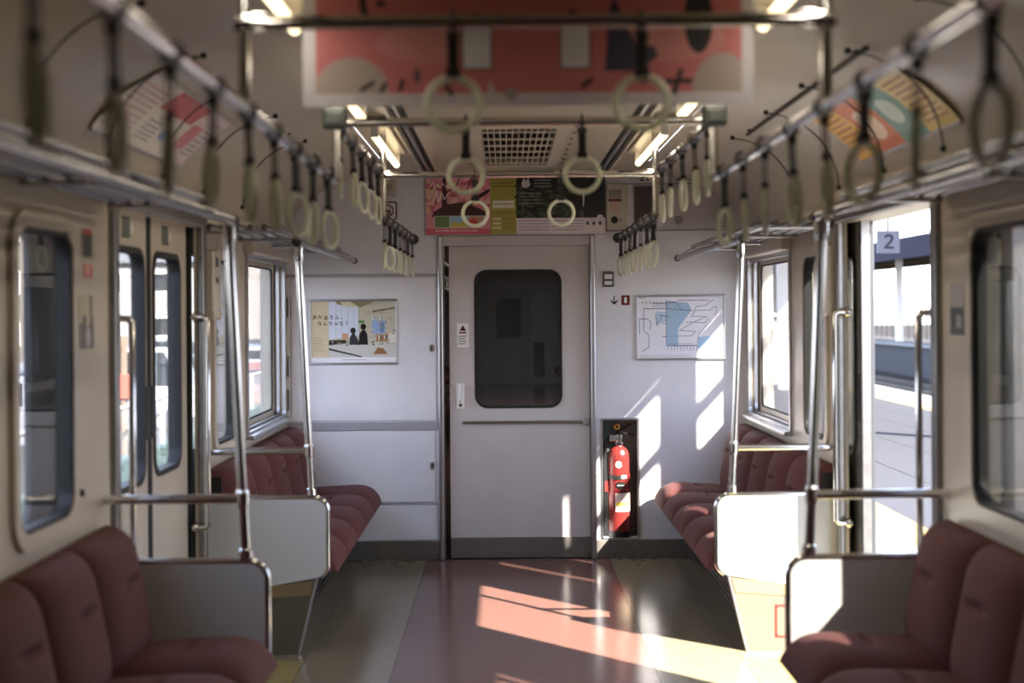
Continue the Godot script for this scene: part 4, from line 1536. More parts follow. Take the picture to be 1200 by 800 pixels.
func framed(called: String, label: String, category: String, x0: float, y0: float, x1: float, y1: float, m: Material, fr: float) -> Node3D:
	var c := Vector3((x0 + x1) / 2, (y0 + y1) / 2, -D)
	var t := thing(called, label, category, c)
	var xf := Transform3D(end_xf().basis, end_xf().origin - c)
	var b := mb(xf)
	b.bb(Vector3(x0 + 0.002, y0 + 0.002, -0.008), Vector3(x1 - 0.002, y1 - 0.002, -0.0005))
	part(b, "backing", M.paper, t)
	part(sheet(xf, x0 + fr * 0.6, y0 + fr * 0.6, x1 - fr * 0.6, y1 - fr * 0.6, -0.0085), "print", m, t)
	for q in [[x0, y1 - fr, x1, y1], [x0, y0, x1, y0 + fr], [x0, y0 + fr, x0 + fr, y1 - fr], [x1 - fr, y0 + fr, x1, y1 - fr]]:
		b = mb(xf)
		b.rbox(Vector3((q[0] + q[2]) / 2, (q[1] + q[3]) / 2, -0.008), Vector3(q[2] - q[0], q[3] - q[1], 0.016), 0.004)
		part(b, "frame_bar", M.alu, t)
	return t

func posters() -> void:
	framed("framed_poster", "framed poster of two figures in a classroom on the left end wall", "poster", -1.228, 1.157, -0.702, 1.546, printed(school_print(), 0.25), 0.014)
	framed("route_map", "framed pale blue railway route map on the right end wall", "map", 0.707, 1.172, 1.237, 1.556, printed(map_print(), 0.25), 0.012)
	# advert board over the gangway door
	var c := Vector3(0, 2.09, -D)
	var t := thing("door_advert", "wide blossom and night garden advert above the gangway door", "advert", c)
	var xf := Transform3D(end_xf().basis, end_xf().origin - c)
	var b := mb(xf)
	b.rbox(Vector3(0.0, 2.093, -0.012), Vector3(1.066, 0.35, 0.022), 0.003)
	part(b, "board", M.alu, t)
	part(sheet(xf, -0.53, 1.922, 0.53, 2.264, -0.0238), "print", printed(door_advert_print(), 0.35), t)
	# pink poster hung from the ceiling
	c = Vector3(0, 2.262, -3.42)
	t = thing("hanging_poster", "large pink poster hanging across the aisle from the ceiling", "poster", c)
	xf = Transform3D(Basis(Vector3(1, 0, 0), Vector3(0, 1, 0), Vector3(0, 0, -1)), -Vector3(0, 2.262, 0))
	var pm := printed(pink_print(), 0.5)
	part(sheet(xf, -0.538, 1.956, 0.522, 2.262, -0.0015), "front_sheet", pm, t)
	b = mb(xf)
	b.bb(Vector3(-0.538, 1.956, -0.001), Vector3(0.522, 2.262, 0.001))
	part(b, "card", M.paper, t)
	b = mb(xf)
	b.rbox(Vector3(-0.008, 2.25, 0), Vector3(1.08, 0.022, 0.016), 0.004)
	part(b, "clip_rail", M.alu, t)
	# strips of adverts on the curve above the doors, held by bowed wires and a dark rail
	for s in [-1.0, 1.0]:
		var sn := sname(s)
		c = Vector3(s * 1.19, 2.11, -5.0)
		t = thing("shoulder_advert", ("pink and white advert strip over the left doorway" if s < 0 else "yellow and teal advert strip over the right doorway"), "advert", c)
		var d0 := 4.35
		var d1 := 5.55
		var prof := [Vector2(1.1, 2.195), Vector2(1.15, 2.168), Vector2(1.196, 2.139), Vector2(1.24, 2.1), Vector2(1.277, 2.066), Vector2(1.305, 2.03)]
		b = mb(Transform3D(Basis(), -c))
		for k in 5:
			var p: Vector2 = prof[k]
			var q: Vector2 = prof[k + 1]
			var v0 := k / 5.0
			var v1 := (k + 1) / 5.0
			var l := 0.0 if s < 0 else 1.0
			b.quad(Vector3(s * p.x, p.y, -d0), Vector3(s * p.x, p.y, -d1), Vector3(s * q.x, q.y, -d1), Vector3(s * q.x, q.y, -d0), Vector3(-s, -1, 0), [Vector2(l, v0), Vector2(1.0 - l, v0), Vector2(1.0 - l, v1), Vector2(l, v1)])
		var q0 := Vector3(s * 1.1, 2.195, -d0)
		var q1 := Vector3(s * 1.1, 2.195, -d1)
		var p0 := Vector3(s * 1.305, 2.03, -d0)
		var p1 := Vector3(s * 1.305, 2.03, -d1)
		part(b, "print", printed(strip_print(0 if s < 0 else 1), 0.4), t)
		for q in [[p0, p1], [q0, q1]]:
			b = mb(Transform3D(Basis(), -c))
			b.cyl(q[0], q[1], 0.006, 8)
			part(b, "edge_bar", M.alu, t)
		t = thing("poster_rail", "dark slim rail along the ceiling curve on the %s" % sn, "rail", Vector3(s * 1.0, 2.24, -5.3))
		b = mb()
		b.rbox(Vector3(0, -0.006, 0), Vector3(0.014, 0.012, 2.1), 0.003)
		part(b, "bar", M.dark, t)
		for k in 2:
			b = mb()
			b.rbox(Vector3(0, 0.003, (k - 0.5) * 1.9), Vector3(0.03, 0.012, 0.04), 0.003)
			part(b, "foot", M.dark, t)
		for k in 5:
			var d: float = [3.55, 4.28, 4.95, 5.62, 6.45][k]
			t = thing("poster_wire", "%s thin bowed poster wire from the front along the %s ceiling curve" % [ORD[k], sn], "wire", Vector3(s * 1.33, 1.98, -d), "bowed poster wires")
			b = mb(Transform3D(Basis(), -t.position))
			b.tube(arc(Vector3(s * 0.93, 1.93, -d), Vector3(s, 0, 0), Vector3(0, 1, 0), 0.3, 0.05, 1.5, 14), 0.0028, 6)
			part(b, "wire", M.dark, t)
			for y in [[1.23, 1.94], [0.95, 2.232]]:
				b = mb(Transform3D(Basis(), -t.position))
				b.rbox(Vector3(s * y[0], y[1], -d), Vector3(0.018, 0.018, 0.014), 0.004)
				part(b, "tip", M.black, t)

func lettering(text: String, size: float, m: Material, parent: Node3D, at: Vector3) -> void:
	var f := SystemFont.new()
	f.font_names = PackedStringArray(["Droid Sans"])
	f.font_weight = 700
	var tm := TextMesh.new()
	tm.text = text
	tm.font = f
	tm.font_size = 64
	tm.pixel_size = size / 46.0
	tm.depth = 0.002
	inst(tm, "lettering", m, parent, at)

func end_fittings() -> void:
	var X := end_xf()
	# emergency intercom
	var c := Vector3(0.598, 2.078, -D)
	var xf := Transform3D(X.basis, X.origin - c)
	var t := thing("intercom", "cream emergency intercom box with slots and red band, right of the advert", "intercom", c)
	var b := mb(xf)
	b.rbox(Vector3(0.598, 2.078, -0.014), Vector3(0.122, 0.276, 0.03), 0.006)
	part(b, "case", M.cream, t)
	for k in 6:
		b = mb(xf)
		b.rbox(Vector3(0.556 + 0.0125 * k, 2.155, -0.0295), Vector3(0.005, 0.05, 0.003), 0.001)
		part(b, "speaker_slot", M.black, t)
	b = mb(xf)
	b.rbox(Vector3(0.587, 2.118, -0.0295), Vector3(0.076, 0.016, 0.003), 0.001)
	part(b, "red_band", M.red, t)
	b = mb(xf)
	b.rbox(Vector3(0.585, 2.075, -0.029), Vector3(0.06, 0.05, 0.002), 0.0008)
	part(b, "instructions", printed(tiny_print(c8(206, 170, 150), c8(150, 90, 80), 81), 0.5), t)
	b = mb(xf)
	b.cyl(Vector3(0.583, 2.0, -0.028), Vector3(0.583, 2.0, -0.04), 0.02, 20)
	part(b, "call_button", M.black, t)
	b = mb(xf)
	b.box(Vector3(0.618, 2.0, -0.03), Vector3(0.006, 0.016, 0.004))
	part(b, "key_slot", M.black, t)
	# dark board
	c = Vector3(0.766, 2.075, -D)
	xf = Transform3D(X.basis, X.origin - c)
	t = thing("dark_hatch", "dark brown hatch panel right of the intercom", "hatch", c)
	b = mb(xf)
	b.rbox(Vector3(0.766, 2.075, -0.004), Vector3(0.142, 0.262, 0.014), 0.003)
	part(b, "frame", M.alu, t)
	b = mb(xf)
	b.rbox(Vector3(0.766, 2.075, -0.008), Vector3(0.13, 0.25, 0.014), 0.003)
	part(b, "board", M.brown, t)
	b = mb(xf)
	b.cyl(Vector3(0.768, 2.07, -0.014), Vector3(0.768, 2.07, -0.018), 0.008, 12)
	part(b, "lock", M.clip, t)
	# speaker panel
	c = Vector3(1.06, 2.075, -D)
	xf = Transform3D(X.basis, X.origin - c)
	t = thing("speaker_panel", "cream panel with round speaker grille at the right end corner", "speaker", c)
	b = mb(xf)
	b.rbox(Vector3(1.06, 2.075, -0.004), Vector3(0.38, 0.262, 0.012), 0.003)
	part(b, "panel", M.doorgrey, t)
	b = mb(xf)
	for i in range(-3, 4):
		for j in range(-3, 4):
			var q := Vector2(i + 0.5 * (j % 2), j * 0.87) * 0.0085
			if q.length() < 0.026:
				b.cyl(Vector3(0.964 + q.x, 1.998 + q.y, -0.0098), Vector3(0.964 + q.x, 1.998 + q.y, -0.0108), 0.003, 8)
	var holes := part(b, "grille_holes", M.black, t)
	holes.set_meta("kind", "stuff")
	# carriage number
	c = Vector3(0.8, 2.25, -D)
	xf = Transform3D(X.basis, X.origin - c)
	t = thing("carriage_number", "black carriage number lettering above the dark hatch", "lettering", c)
	for g in [["SA", 0.672, 0.03], ["HA", 0.706, 0.03]]:
		b = mb(xf)
		for st in KANA[g[0]]:
			for k in st.size() / 2 - 1:
				var p := Vector3(g[1] + st[k * 2] * g[2] / 10, 2.265 - st[k * 2 + 1] * g[2] / 10, -0.001)
				var q := Vector3(g[1] + st[k * 2 + 2] * g[2] / 10, 2.265 - st[k * 2 + 3] * g[2] / 10, -0.001)
				b.tube([p, q], 0.002, 6)
		part(b, "letter", M.ink, t)
	lettering("21", 0.04, M.ink, t, Vector3(0.765, 2.251, -D + 0.002) - c)
	lettering("3", 0.04, M.ink, t, Vector3(0.96, 2.251, -D + 0.002) - c)
	# small plate and no-smoking sign, upper left
	c = Vector3(-0.76, 2.208, -D)
	xf = Transform3D(X.basis, X.origin - c)
	t = thing("small_plate", "small cream switch plate above the no-smoking sign", "plate", c)
	b = mb(xf)
	b.rbox(Vector3(-0.76, 2.208, -0.003), Vector3(0.105, 0.115, 0.012), 0.003)
	part(b, "plate", M.cream, t)
	b = mb(xf)
	for k in 2:
		b.torus(Vector3(-0.775 + 0.032 * k, 2.208, -0.01), Vector3(1, 0, 0), Vector3(0, 1, 0), 0.012, 0.002, 16, 6)
	part(b, "rings", M.clip, t)
	c = Vector3(-0.757, 2.066, -D)
	xf = Transform3D(X.basis, X.origin - c)
	t = thing("no_smoking_sign", "square no-smoking sign with black border on the upper left wall", "sign", c)
	b = mb(xf)
	b.plate(rrect(-0.812, 2.011, -0.702, 2.121, 0.012), -0.003, 0.0)
	part(b, "border", M.ink, t)
	b = mb(xf)
	b.plate(rrect(-0.804, 2.019, -0.71, 2.113, 0.008), -0.0045, -0.002)
	part(b, "plate", M.paper, t)
	b = mb(xf)
	b.box(Vector3(-0.76, 2.064, -0.005), Vector3(0.042, 0.009, 0.002))
	b.tube([Vector3(-0.744, 2.074, -0.005), Vector3(-0.738, 2.083, -0.005), Vector3(-0.745, 2.09, -0.005)], 0.0018, 6)
	part(b, "cigarette", M.ink, t)
	b = mb(xf)
	b.torus(Vector3(-0.757, 2.066, -0.0055), Vector3(1, 0, 0), Vector3(0, 1, 0), 0.034, 0.0036, 28, 6)
	b.tube([Vector3(-0.781, 2.09, -0.006), Vector3(-0.733, 2.042, -0.006)], 0.0034, 6)
	part(b, "red_ring", M.red, t)
	# switch box, arrow and extinguisher pictogram
	c = Vector3(0.545, 1.652, -D)
	xf = Transform3D(X.basis, X.origin - c)
	t = thing("switch_box", "small grey switch box above the arrow sticker", "switch", c)
	b = mb(xf)
	b.rbox(Vector3(0.545, 1.652, -0.01), Vector3(0.066, 0.09, 0.024), 0.005)
	part(b, "case", M.plastic, t)
	b = mb(xf)
	b.rbox(Vector3(0.545, 1.667, -0.022), Vector3(0.045, 0.028, 0.004), 0.001)
	b.rbox(Vector3(0.545, 1.63, -0.022), Vector3(0.045, 0.022, 0.004), 0.001)
	part(b, "label", M.paper, t)
	c = Vector3(0.58, 1.527, -D)
	xf = Transform3D(X.basis, X.origin - c)
	t = thing("arrow_sticker", "black arrow sticker pointing down to the fire extinguisher", "sticker", c)
	b = mb(xf)
	b.plate(PackedVector2Array([Vector2(0.577, 1.553), Vector2(0.583, 1.553), Vector2(0.583, 1.517), Vector2(0.6, 1.53), Vector2(0.601, 1.521), Vector2(0.58, 1.5), Vector2(0.559, 1.521), Vector2(0.56, 1.53), Vector2(0.577, 1.517)]), -0.002, 0.0)
	part(b, "arrow", M.ink, t)
	c = Vector3(0.647, 1.527, -D)
	xf = Transform3D(X.basis, X.origin - c)
	t = thing("extinguisher_sticker", "small red pictogram sticker beside the arrow", "sticker", c)
	b = mb(xf)
	b.plate(rrect(0.622, 1.498, 0.672, 1.556, 0.006), -0.002, 0.0)
	part(b, "plate", M.red, t)
	b = mb(xf)
	b.plate(rrect(0.639, 1.51, 0.655, 1.545, 0.005), -0.003, -0.001)
	part(b, "pictogram", M.paper, t)
	# warning notice on the door leaf
	c = Vector3(-0.318, 1.325, -D)
	xf = Transform3D(X.basis, X.origin - c)
	t = thing("warning_notice", "white warning notice with red triangle on the gangway door", "sticker", c)
	b = mb(xf)
	b.bb(Vector3(-0.353, 1.255, 0.0175), Vector3(-0.283, 1.398, 0.0195))
	part(b, "card", M.paper, t)
	b = mb(xf)
	b.plate(PackedVector2Array([Vector2(-0.338, 1.352), Vector2(-0.298, 1.352), Vector2(-0.318, 1.387)]), 0.0165, 0.018)
	part(b, "triangle", M.red, t)
	b = mb(xf)
	b.plate(PackedVector2Array([Vector2(-0.325, 1.356), Vector2(-0.311, 1.356), Vector2(-0.315, 1.374), Vector2(-0.321, 1.374)]), 0.016, 0.017)
	part(b, "mark", M.ink, t)
	b = mb(xf)
	b.bb(Vector3(-0.34, 1.337, 0.0165), Vector3(-0.298, 1.346, 0.018))
	part(b, "heading", M.red, t)
	for k in 4:
		b = mb(xf)
		b.bb(Vector3(-0.346, 1.318 - 0.015 * k, 0.0168), Vector3(-0.296 - 0.008 * (k % 2), 1.3225 - 0.015 * k, 0.018))
		part(b, "text_line", M.clip, t)

func tiny_print(bg: Color, fg: Color, sd: int) -> Print:
	var p := Print.new(64, 64, bg)
	small_text(p, 4, 6, 56, 6, 9, fg, sd)
	return p

func extinguisher() -> void:
	var c := Vector3(0.608, 0.118, -D - 0.075)
	var t := thing("fire_extinguisher", "red fire extinguisher standing in its wall recess", "extinguisher", c)
	var r := 0.0655
	var b := mb()
	b.lathe(Vector3.ZERO, [Vector2(0, 0.03), Vector2(r, 0.03), Vector2(r, 0.47), Vector2(r * 0.96, 0.495), Vector2(r * 0.82, 0.517), Vector2(r * 0.6, 0.53), Vector2(0.026, 0.537), Vector2(0.022, 0.55)], 32)
	part(b, "cylinder", M.red, t)
	b = mb()
	b.lathe(Vector3.ZERO, [Vector2(0, 0), Vector2(r + 0.003, 0.0), Vector2(r + 0.003, 0.036), Vector2(r, 0.038)], 32)
	part(b, "foot_ring", M.black, t)
	b = mb()
	b.lathe(Vector3.ZERO, [Vector2(0.0, 0.545), Vector2(0.026, 0.545), Vector2(0.026, 0.565), Vector2(0.018, 0.572), Vector2(0.018, 0.61), Vector2(0, 0.61)], 20)
	part(b, "neck", M.chrome, t)
	b = mb()
	b.rbox(Vector3(0.0, 0.59, 0.0), Vector3(0.04, 0.03, 0.03), 0.006)
	b.rbox(Vector3(-0.035, 0.588, 0.012), Vector3(0.045, 0.04, 0.03), 0.006)
	part(b, "valve", M.chrome, t)
	b = mb()
	b.tube([Vector3(-0.01, 0.612, 0), Vector3(0.03, 0.618, 0.012), Vector3(0.09, 0.603, 0.02)], 0.0075, 8)
	part(b, "carry_handle", M.black, t)
	b = mb()
	b.tube([Vector3(0.0, 0.63, 0), Vector3(0.03, 0.648, 0.008), Vector3(0.075, 0.672, 0.014)], 0.006, 8)
	b.rbox(Vector3(0, 0.625, 0), Vector3(0.024, 0.04, 0.022), 0.004)
	part(b, "lever", M.black, t)
	b = mb()
	b.torus(Vector3(-0.012, 0.655, 0.014), Vector3(1, 0, 0), Vector3(0, 1, 0), 0.014, 0.0055, 20, 8)
	part(b, "pin_ring", M.brass, t)
	b = mb()
	var path := [Vector3(-0.04, 0.59, 0.01), Vector3(-0.065, 0.592, 0.012), Vector3(-0.079, 0.575, 0.014), Vector3(-0.083, 0.54, 0.016), Vector3(-0.083, 0.4, 0.018), Vector3(-0.08, 0.33, 0.02)]
	b.tube(path, 0.0095, 10)
	part(b, "hose", M.black, t)
	b = mb()
	b.cyl(Vector3(-0.08, 0.335, 0.02), Vector3(-0.078, 0.27, 0.02), 0.011, 12)
	part(b, "nozzle", M.red, t)
	# bracket band and printed labels that wrap the cylinder
	var wrap := func(a0: float, a1: float, y0: float, y1: float, called: String, m: Material, off: float) -> void:
		var q := mb()
		var rows := []
		for i in 17:
			var a := lerpf(a0, a1, i / 16.0)
			var d := Vector3(sin(a), 0, cos(a)) * (r + off)
			rows.append([d + Vector3(0, y1, 0), d + Vector3(0, y0, 0)])
		q.grid(rows, Vector3(0, 0, 1))
		part(q, called, m, t)
	wrap.call(-1.5, 1.5, 0.345, 0.37, "bracket_band", M.dark, 0.003)
	wrap.call(0.2, 1.4, 0.348, 0.382, "band_buckle", M.red, 0.006)
	wrap.call(0.1, 0.55, 0.352, 0.372, "white_tab", M.paper, 0.007)
	var lp := Print.new(160, 200, c8(228, 218, 206))
	small_text(lp, 8, 8, 140, 5, 16, c8(190, 110, 90), 90)
	lp.rect(8, 96, 140, 44, c8(226, 190, 80))
	small_text(lp, 14, 100, 120, 3, 13, c8(170, 80, 50), 91)
	small_text(lp, 8, 150, 140, 4, 12, c8(150, 130, 120), 92)
	wrap.call(-0.45, 1.15, 0.155, 0.265, "instruction_label", printed(lp, 0.4), 0.0012)
	var oval := func(x: float, y: float, rx: float, ry: float, called: String, m: Material) -> void:
		var rows := []
		for i in 9:
			var row := []
			for j in 17:
				var a := TAU * j / 16
				var px: float = x + rx * i / 8.0 * cos(a)
				row.append(Vector3(px, y + ry * i / 8.0 * sin(a), sqrt(maxf(0.0001, (r + 0.0016) * (r + 0.0016) - px * px))))
			rows.append(row)
		var q := mb()
		q.grid(rows, Vector3(0, 0, 1))
		part(q, called, m, t)
	oval.call(-0.008, 0.435, 0.019, 0.02, "round_sticker", M.paper)
	oval.call(0.002, 0.312, 0.03, 0.022, "dark_emblem", M.black)
	oval.call(0.002, 0.312, 0.022, 0.005, "emblem_bar", M.paper)

func side_fittings() -> void:
	# stickers on the pillars and the door control boxes
	var at := func(s: float, d: float, y: float) -> Vector3: return Vector3(s * (H - 0.001), y, -d)
	var flat := func(called: String, label: String, s: float, d0: float, d1: float, y0: float, y1: float, m: Material) -> void:
		var c: Vector3 = at.call(s, (d0 + d1) / 2, (y0 + y1) / 2)
		var t := thing(called, label, "sticker", c)
		var b := mb(Transform3D(side(s).basis, side(s).origin - c))
		b.bb(Vector3(d0, y0, -0.0025), Vector3(d1, y1, 0.0))
		part(b, "card", M.paper, t)
		b = mb(Transform3D(side(s).basis, side(s).origin - c))
		b.quad(Vector3(d0, y1, -0.003), Vector3(d1, y1, -0.003), Vector3(d1, y0, -0.003), Vector3(d0, y0, -0.003), Vector3(0, 0, -1), [Vector2(0, 0), Vector2(1, 0), Vector2(1, 1), Vector2(0, 1)] if s < 0 else [Vector2(1, 0), Vector2(0, 0), Vector2(0, 1), Vector2(1, 1)])
		part(b, "print", m, t)
	var p := Print.new(64, 96, c8(52, 46, 44))
	p.rect(0, 0, 64, 20, c8(190, 60, 50))
	p.rect(12, 28, 40, 60, c8(40, 36, 36))
	flat.call("door_sticker", "black and red vertical sticker on the near left pillar", -1.0, 4.44, 4.54, 1.648, 1.735, printed(p))
	p = Print.new(64, 64, c8(206, 80, 76))
	p.rect(26, 6, 12, 52, c8(226, 210, 200))
	small_text(p, 6, 10, 18, 4, 12, c8(236, 220, 210), 95)
	flat.call("red_sticker", "small square red sticker on the near left pillar", -1.0, 4.45, 4.54, 1.585, 1.625, printed(p))
	p = Print.new(96, 128, c8(186, 178, 150))
	p.poly([Vector2(0, 128), Vector2(0, 70), Vector2(30, 60), Vector2(50, 76), Vector2(96, 50), Vector2(96, 128)], c8(96, 90, 84))
	p.disc(34, 60, 12, 14, c8(60, 54, 54))
	p.rect(70, 0, 14, 60, c8(80, 74, 66))
	p.disc(60, 100, 16, 26, c8(176, 170, 170))
	flat.call("picture_sticker", "rectangular picture sticker on the near left pillar", -1.0, 4.4, 4.55, 1.365, 1.53, printed(p))
	p = Print.new(96, 128, c8(168, 164, 162))
	p.rect(0, 60, 96, 68, c8(70, 74, 72))
	p.rect(40, 80, 40, 30, c8(150, 150, 150))
	p.disc(28, 92, 14, 18, c8(50, 52, 50))
	flat.call("picture_sticker", "grey picture sticker on the near right pillar", 1.0, 4.5, 4.64, 1.385, 1.55, printed(p))
	for s in [-1.0, 1.0]:
		var c := Vector3(s * H, 1.64, -6.29)
		var t := thing("door_control_box", "tall cream door control box beside the %s doorway" % sname(s), "box", c)
		var xf := Transform3D(side(s).basis, side(s).origin - c)
		var b := mb(xf)
		b.rbox(Vector3(6.29, 1.59, -0.022), Vector3(0.17, 0.3, 0.05), 0.007)
		part(b, "case", M.cream, t)
		b = mb(xf)
		b.rbox(Vector3(6.29, 1.465, -0.026), Vector3(0.172, 0.035, 0.05), 0.006)
		part(b, "lower_cap", M.cream, t)
		for k in 2:
			b = mb(xf)
			b.bb(Vector3(6.26, 1.67 - 0.07 * k, -0.049), Vector3(6.31, 1.71 - 0.085 * k, -0.046))
			part(b, "sticker", M.red if k else M.clip, t)
		# bolts on the pillars
		t = thing("pillar_bolt", "dark bolt head low on the near %s pillar under the window corner" % sname(s), "bolt", Vector3(s * H, 0.93, -4.4))
		b = mb()
		b.cyl(Vector3(s * 0.002, 0, 0), Vector3(-s * 0.012, 0, 0), 0.011, 8)
		part(b, "head", M.dark, t)

# ---------------------------------------------------------------- outside
func car(at: Vector3, turn: float, paint: Color, tall: float, label: String) -> void:
	var t := thing("parked_car", label, "car", at, "cars in the car park")
	t.rotation.y = turn
	var m := mat(Color(paint.r * 0.7, paint.g * 0.7, paint.b * 0.72), 0.25)
	m.clearcoat_enabled = true
	m.clearcoat = 0.6
	var b := mb()
	var hw := 0.82
	# body profile: x along the length, y up
	var h := 1.45 * tall
	b.xf = Transform3D(Basis(), Vector3(0, 0, 0))
	b.plate(PackedVector2Array([Vector2(-2.1, 0.3), Vector2(-2.15, 0.6), Vector2(-2.0, 0.85), Vector2(-1.2, 0.95), Vector2(1.4, 0.95), Vector2(2.1, 0.9), Vector2(2.12, 0.5), Vector2(2.05, 0.3)]), -hw, hw)
	part(b, "body", m, t)
	b = mb()
	b.plate(PackedVector2Array([Vector2(-1.25, 0.94), Vector2(-0.55, h), Vector2(1.35, h), Vector2(1.95, 0.94)]), -hw * 0.9, hw * 0.9)
	part(b, "cabin", m, t)
	for s in [-1.0, 1.0]:
		b = mb()
		b.plate(PackedVector2Array([Vector2(-1.0, 0.98), Vector2(-0.5, h - 0.07), Vector2(0.35, h - 0.07), Vector2(0.35, 0.98)]), s * hw * 0.9, s * (hw * 0.9 + 0.01))
		b.plate(PackedVector2Array([Vector2(0.42, 0.98), Vector2(0.42, h - 0.07), Vector2(1.28, h - 0.07), Vector2(1.7, 0.98)]), s * hw * 0.9, s * (hw * 0.9 + 0.01))
		part(b, "side_window", M.carglass, t)
		for x in [-1.3, 1.3]:
			b = mb()
			b.cyl(Vector3(x, 0.31, s * (hw - 0.18)), Vector3(x, 0.31, s * (hw + 0.02)), 0.31, 18)
			var wheel := part(b, "wheel", M.rubber, t)
			b = mb()
			b.cyl(Vector3(x, 0.31, s * (hw + 0.015)), Vector3(x, 0.31, s * (hw + 0.03)), 0.19, 14)
			part(b, "hubcap", M.alu, wheel)
		b = mb()
		b.rbox(Vector3(-2.08, 0.68, s * 0.6), Vector3(0.12, 0.14, 0.32), 0.03)
		part(b, "headlight", M.paper, t)
		b = mb()
		b.rbox(Vector3(2.08, 0.72, s * 0.66), Vector3(0.08, 0.16, 0.2), 0.02)
		part(b, "tail_light", M.red, t)
	b = mb()
	var o := 0.02
	b.quad(Vector3(-1.19 - o, 0.99, -hw * 0.8), Vector3(-1.19 - o, 0.99, hw * 0.8), Vector3(-0.6 - o, h - 0.06, hw * 0.8), Vector3(-0.6 - o, h - 0.06, -hw * 0.8), Vector3(-1, 1, 0))
	b.quad(Vector3(1.9 + o, 0.99, -hw * 0.8), Vector3(1.9 + o, 0.99, hw * 0.8), Vector3(1.42 + o, h - 0.06, hw * 0.8), Vector3(1.42 + o, h - 0.06, -hw * 0.8), Vector3(1, 1, 0))
	part(b, "screen", M.carglass, t)
	b = mb()
	b.rbox(Vector3(-2.14, 0.42, 0), Vector3(0.02, 0.16, 0.34), 0.005)
	part(b, "number_plate", M.paper, t)

func building(at: Vector3, sz: Vector3, wall: Color, cols: int, rows: int, roof: float, label: String) -> void:
	var t := thing("building", label, "building", at)
	var m := grain(mat(Color(wall.r * 0.55, wall.g * 0.55, wall.b * 0.56), 0.8), 0.02, 0.92, 0.15, 0.0, int(at.x * -3))
	var b := mb()
	b.bb(Vector3(-sz.x / 2, 0, -sz.z / 2), Vector3(sz.x / 2, sz.y, sz.z / 2))
	part(b, "wall", m, t)
	b = mb()
	if roof > 0.0:
		b.plate(PackedVector2Array([Vector2(-sz.x / 2 - 0.4, sz.y), Vector2(0, sz.y + roof), Vector2(sz.x / 2 + 0.4, sz.y)]), -sz.z / 2 - 0.4, sz.z / 2 + 0.4)
		part(b, "roof", M.roof, t)
	else:
		b.bb(Vector3(-sz.x / 2 - 0.15, sz.y, -sz.z / 2 - 0.15), Vector3(sz.x / 2 + 0.15, sz.y + 0.35, sz.z / 2 + 0.15))
		part(b, "parapet", m, t)
	# windows on the two faces that the train can see: towards +x and towards +z
	for f in 2:
		var length := sz.z if f == 0 else sz.x
		var n := cols if f == 0 else maxi(2, int(cols * sz.x / sz.z))
		for i in n:
			for j in rows:
				var u := (float(i) + 0.5) / n * length - length / 2
				var y := sz.y * (j + 0.55) / rows
				var w := length / n * 0.5
				var h := sz.y / rows * 0.45
				var xf := Transform3D(Basis(Vector3(0, 0, -1), Vector3(0, 1, 0), Vector3(1, 0, 0)), Vector3(sz.x / 2, 0, 0)) if f == 0 else Transform3D(Basis(), Vector3(0, 0, sz.z / 2))
				b = mb(xf)
				b.plate(orect(u - w / 2, y - h / 2, u + w / 2, y + h / 2, 1), 0.0, 0.08, rrect(u - w / 2 + 0.06, y - h / 2 + 0.06, u + w / 2 - 0.06, y + h / 2 - 0.06, 0.01, 1))
				var wd := part(b, "window_frame", M.paper, t)
				b = mb(xf)
				b.bb(Vector3(u - w / 2 + 0.05, y - h / 2 + 0.05, 0.0), Vector3(u + w / 2 - 0.05, y + h / 2 - 0.05, 0.03))
				part(b, "pane", M.carglass, wd)

func tree(at: Vector3, h: float, r: float, label: String, sd: int) -> void:
	var t := thing("tree", label, "tree", at, "trees behind the car park")
	var rng := RandomNumberGenerator.new()
	rng.seed = sd
	var b := mb()
	b.tube([Vector3.ZERO, Vector3(0.1, h * 0.3, 0), Vector3(0, h * 0.55, 0.1)], 0.18, 8)
	part(b, "trunk", M.bark, t)
	b = mb()
	for k in 900:
		var q := Vector3(rng.randfn(), rng.randfn() * 0.8, rng.randfn()).normalized() * pow(rng.randf(), 0.4)
		q = Vector3(q.x * r, h * 0.62 + q.y * h * 0.36, q.z * r)
		var a := Vector3(rng.randf_range(-1, 1), rng.randf_range(-1, 1), rng.randf_range(-1, 1)).normalized() * 0.34
		var c := a.cross(Vector3(rng.randf_range(-1, 1), rng.randf_range(-1, 1), rng.randf_range(-1, 1))).normalized() * 0.22
		b.quad(q - a, q - c * 0.8, q + a, q + c * 0.8, Vector3(0, 1, 0.2))
	var fol := part(b, "foliage", M.leaf, t)
	fol.set_meta("kind", "stuff")

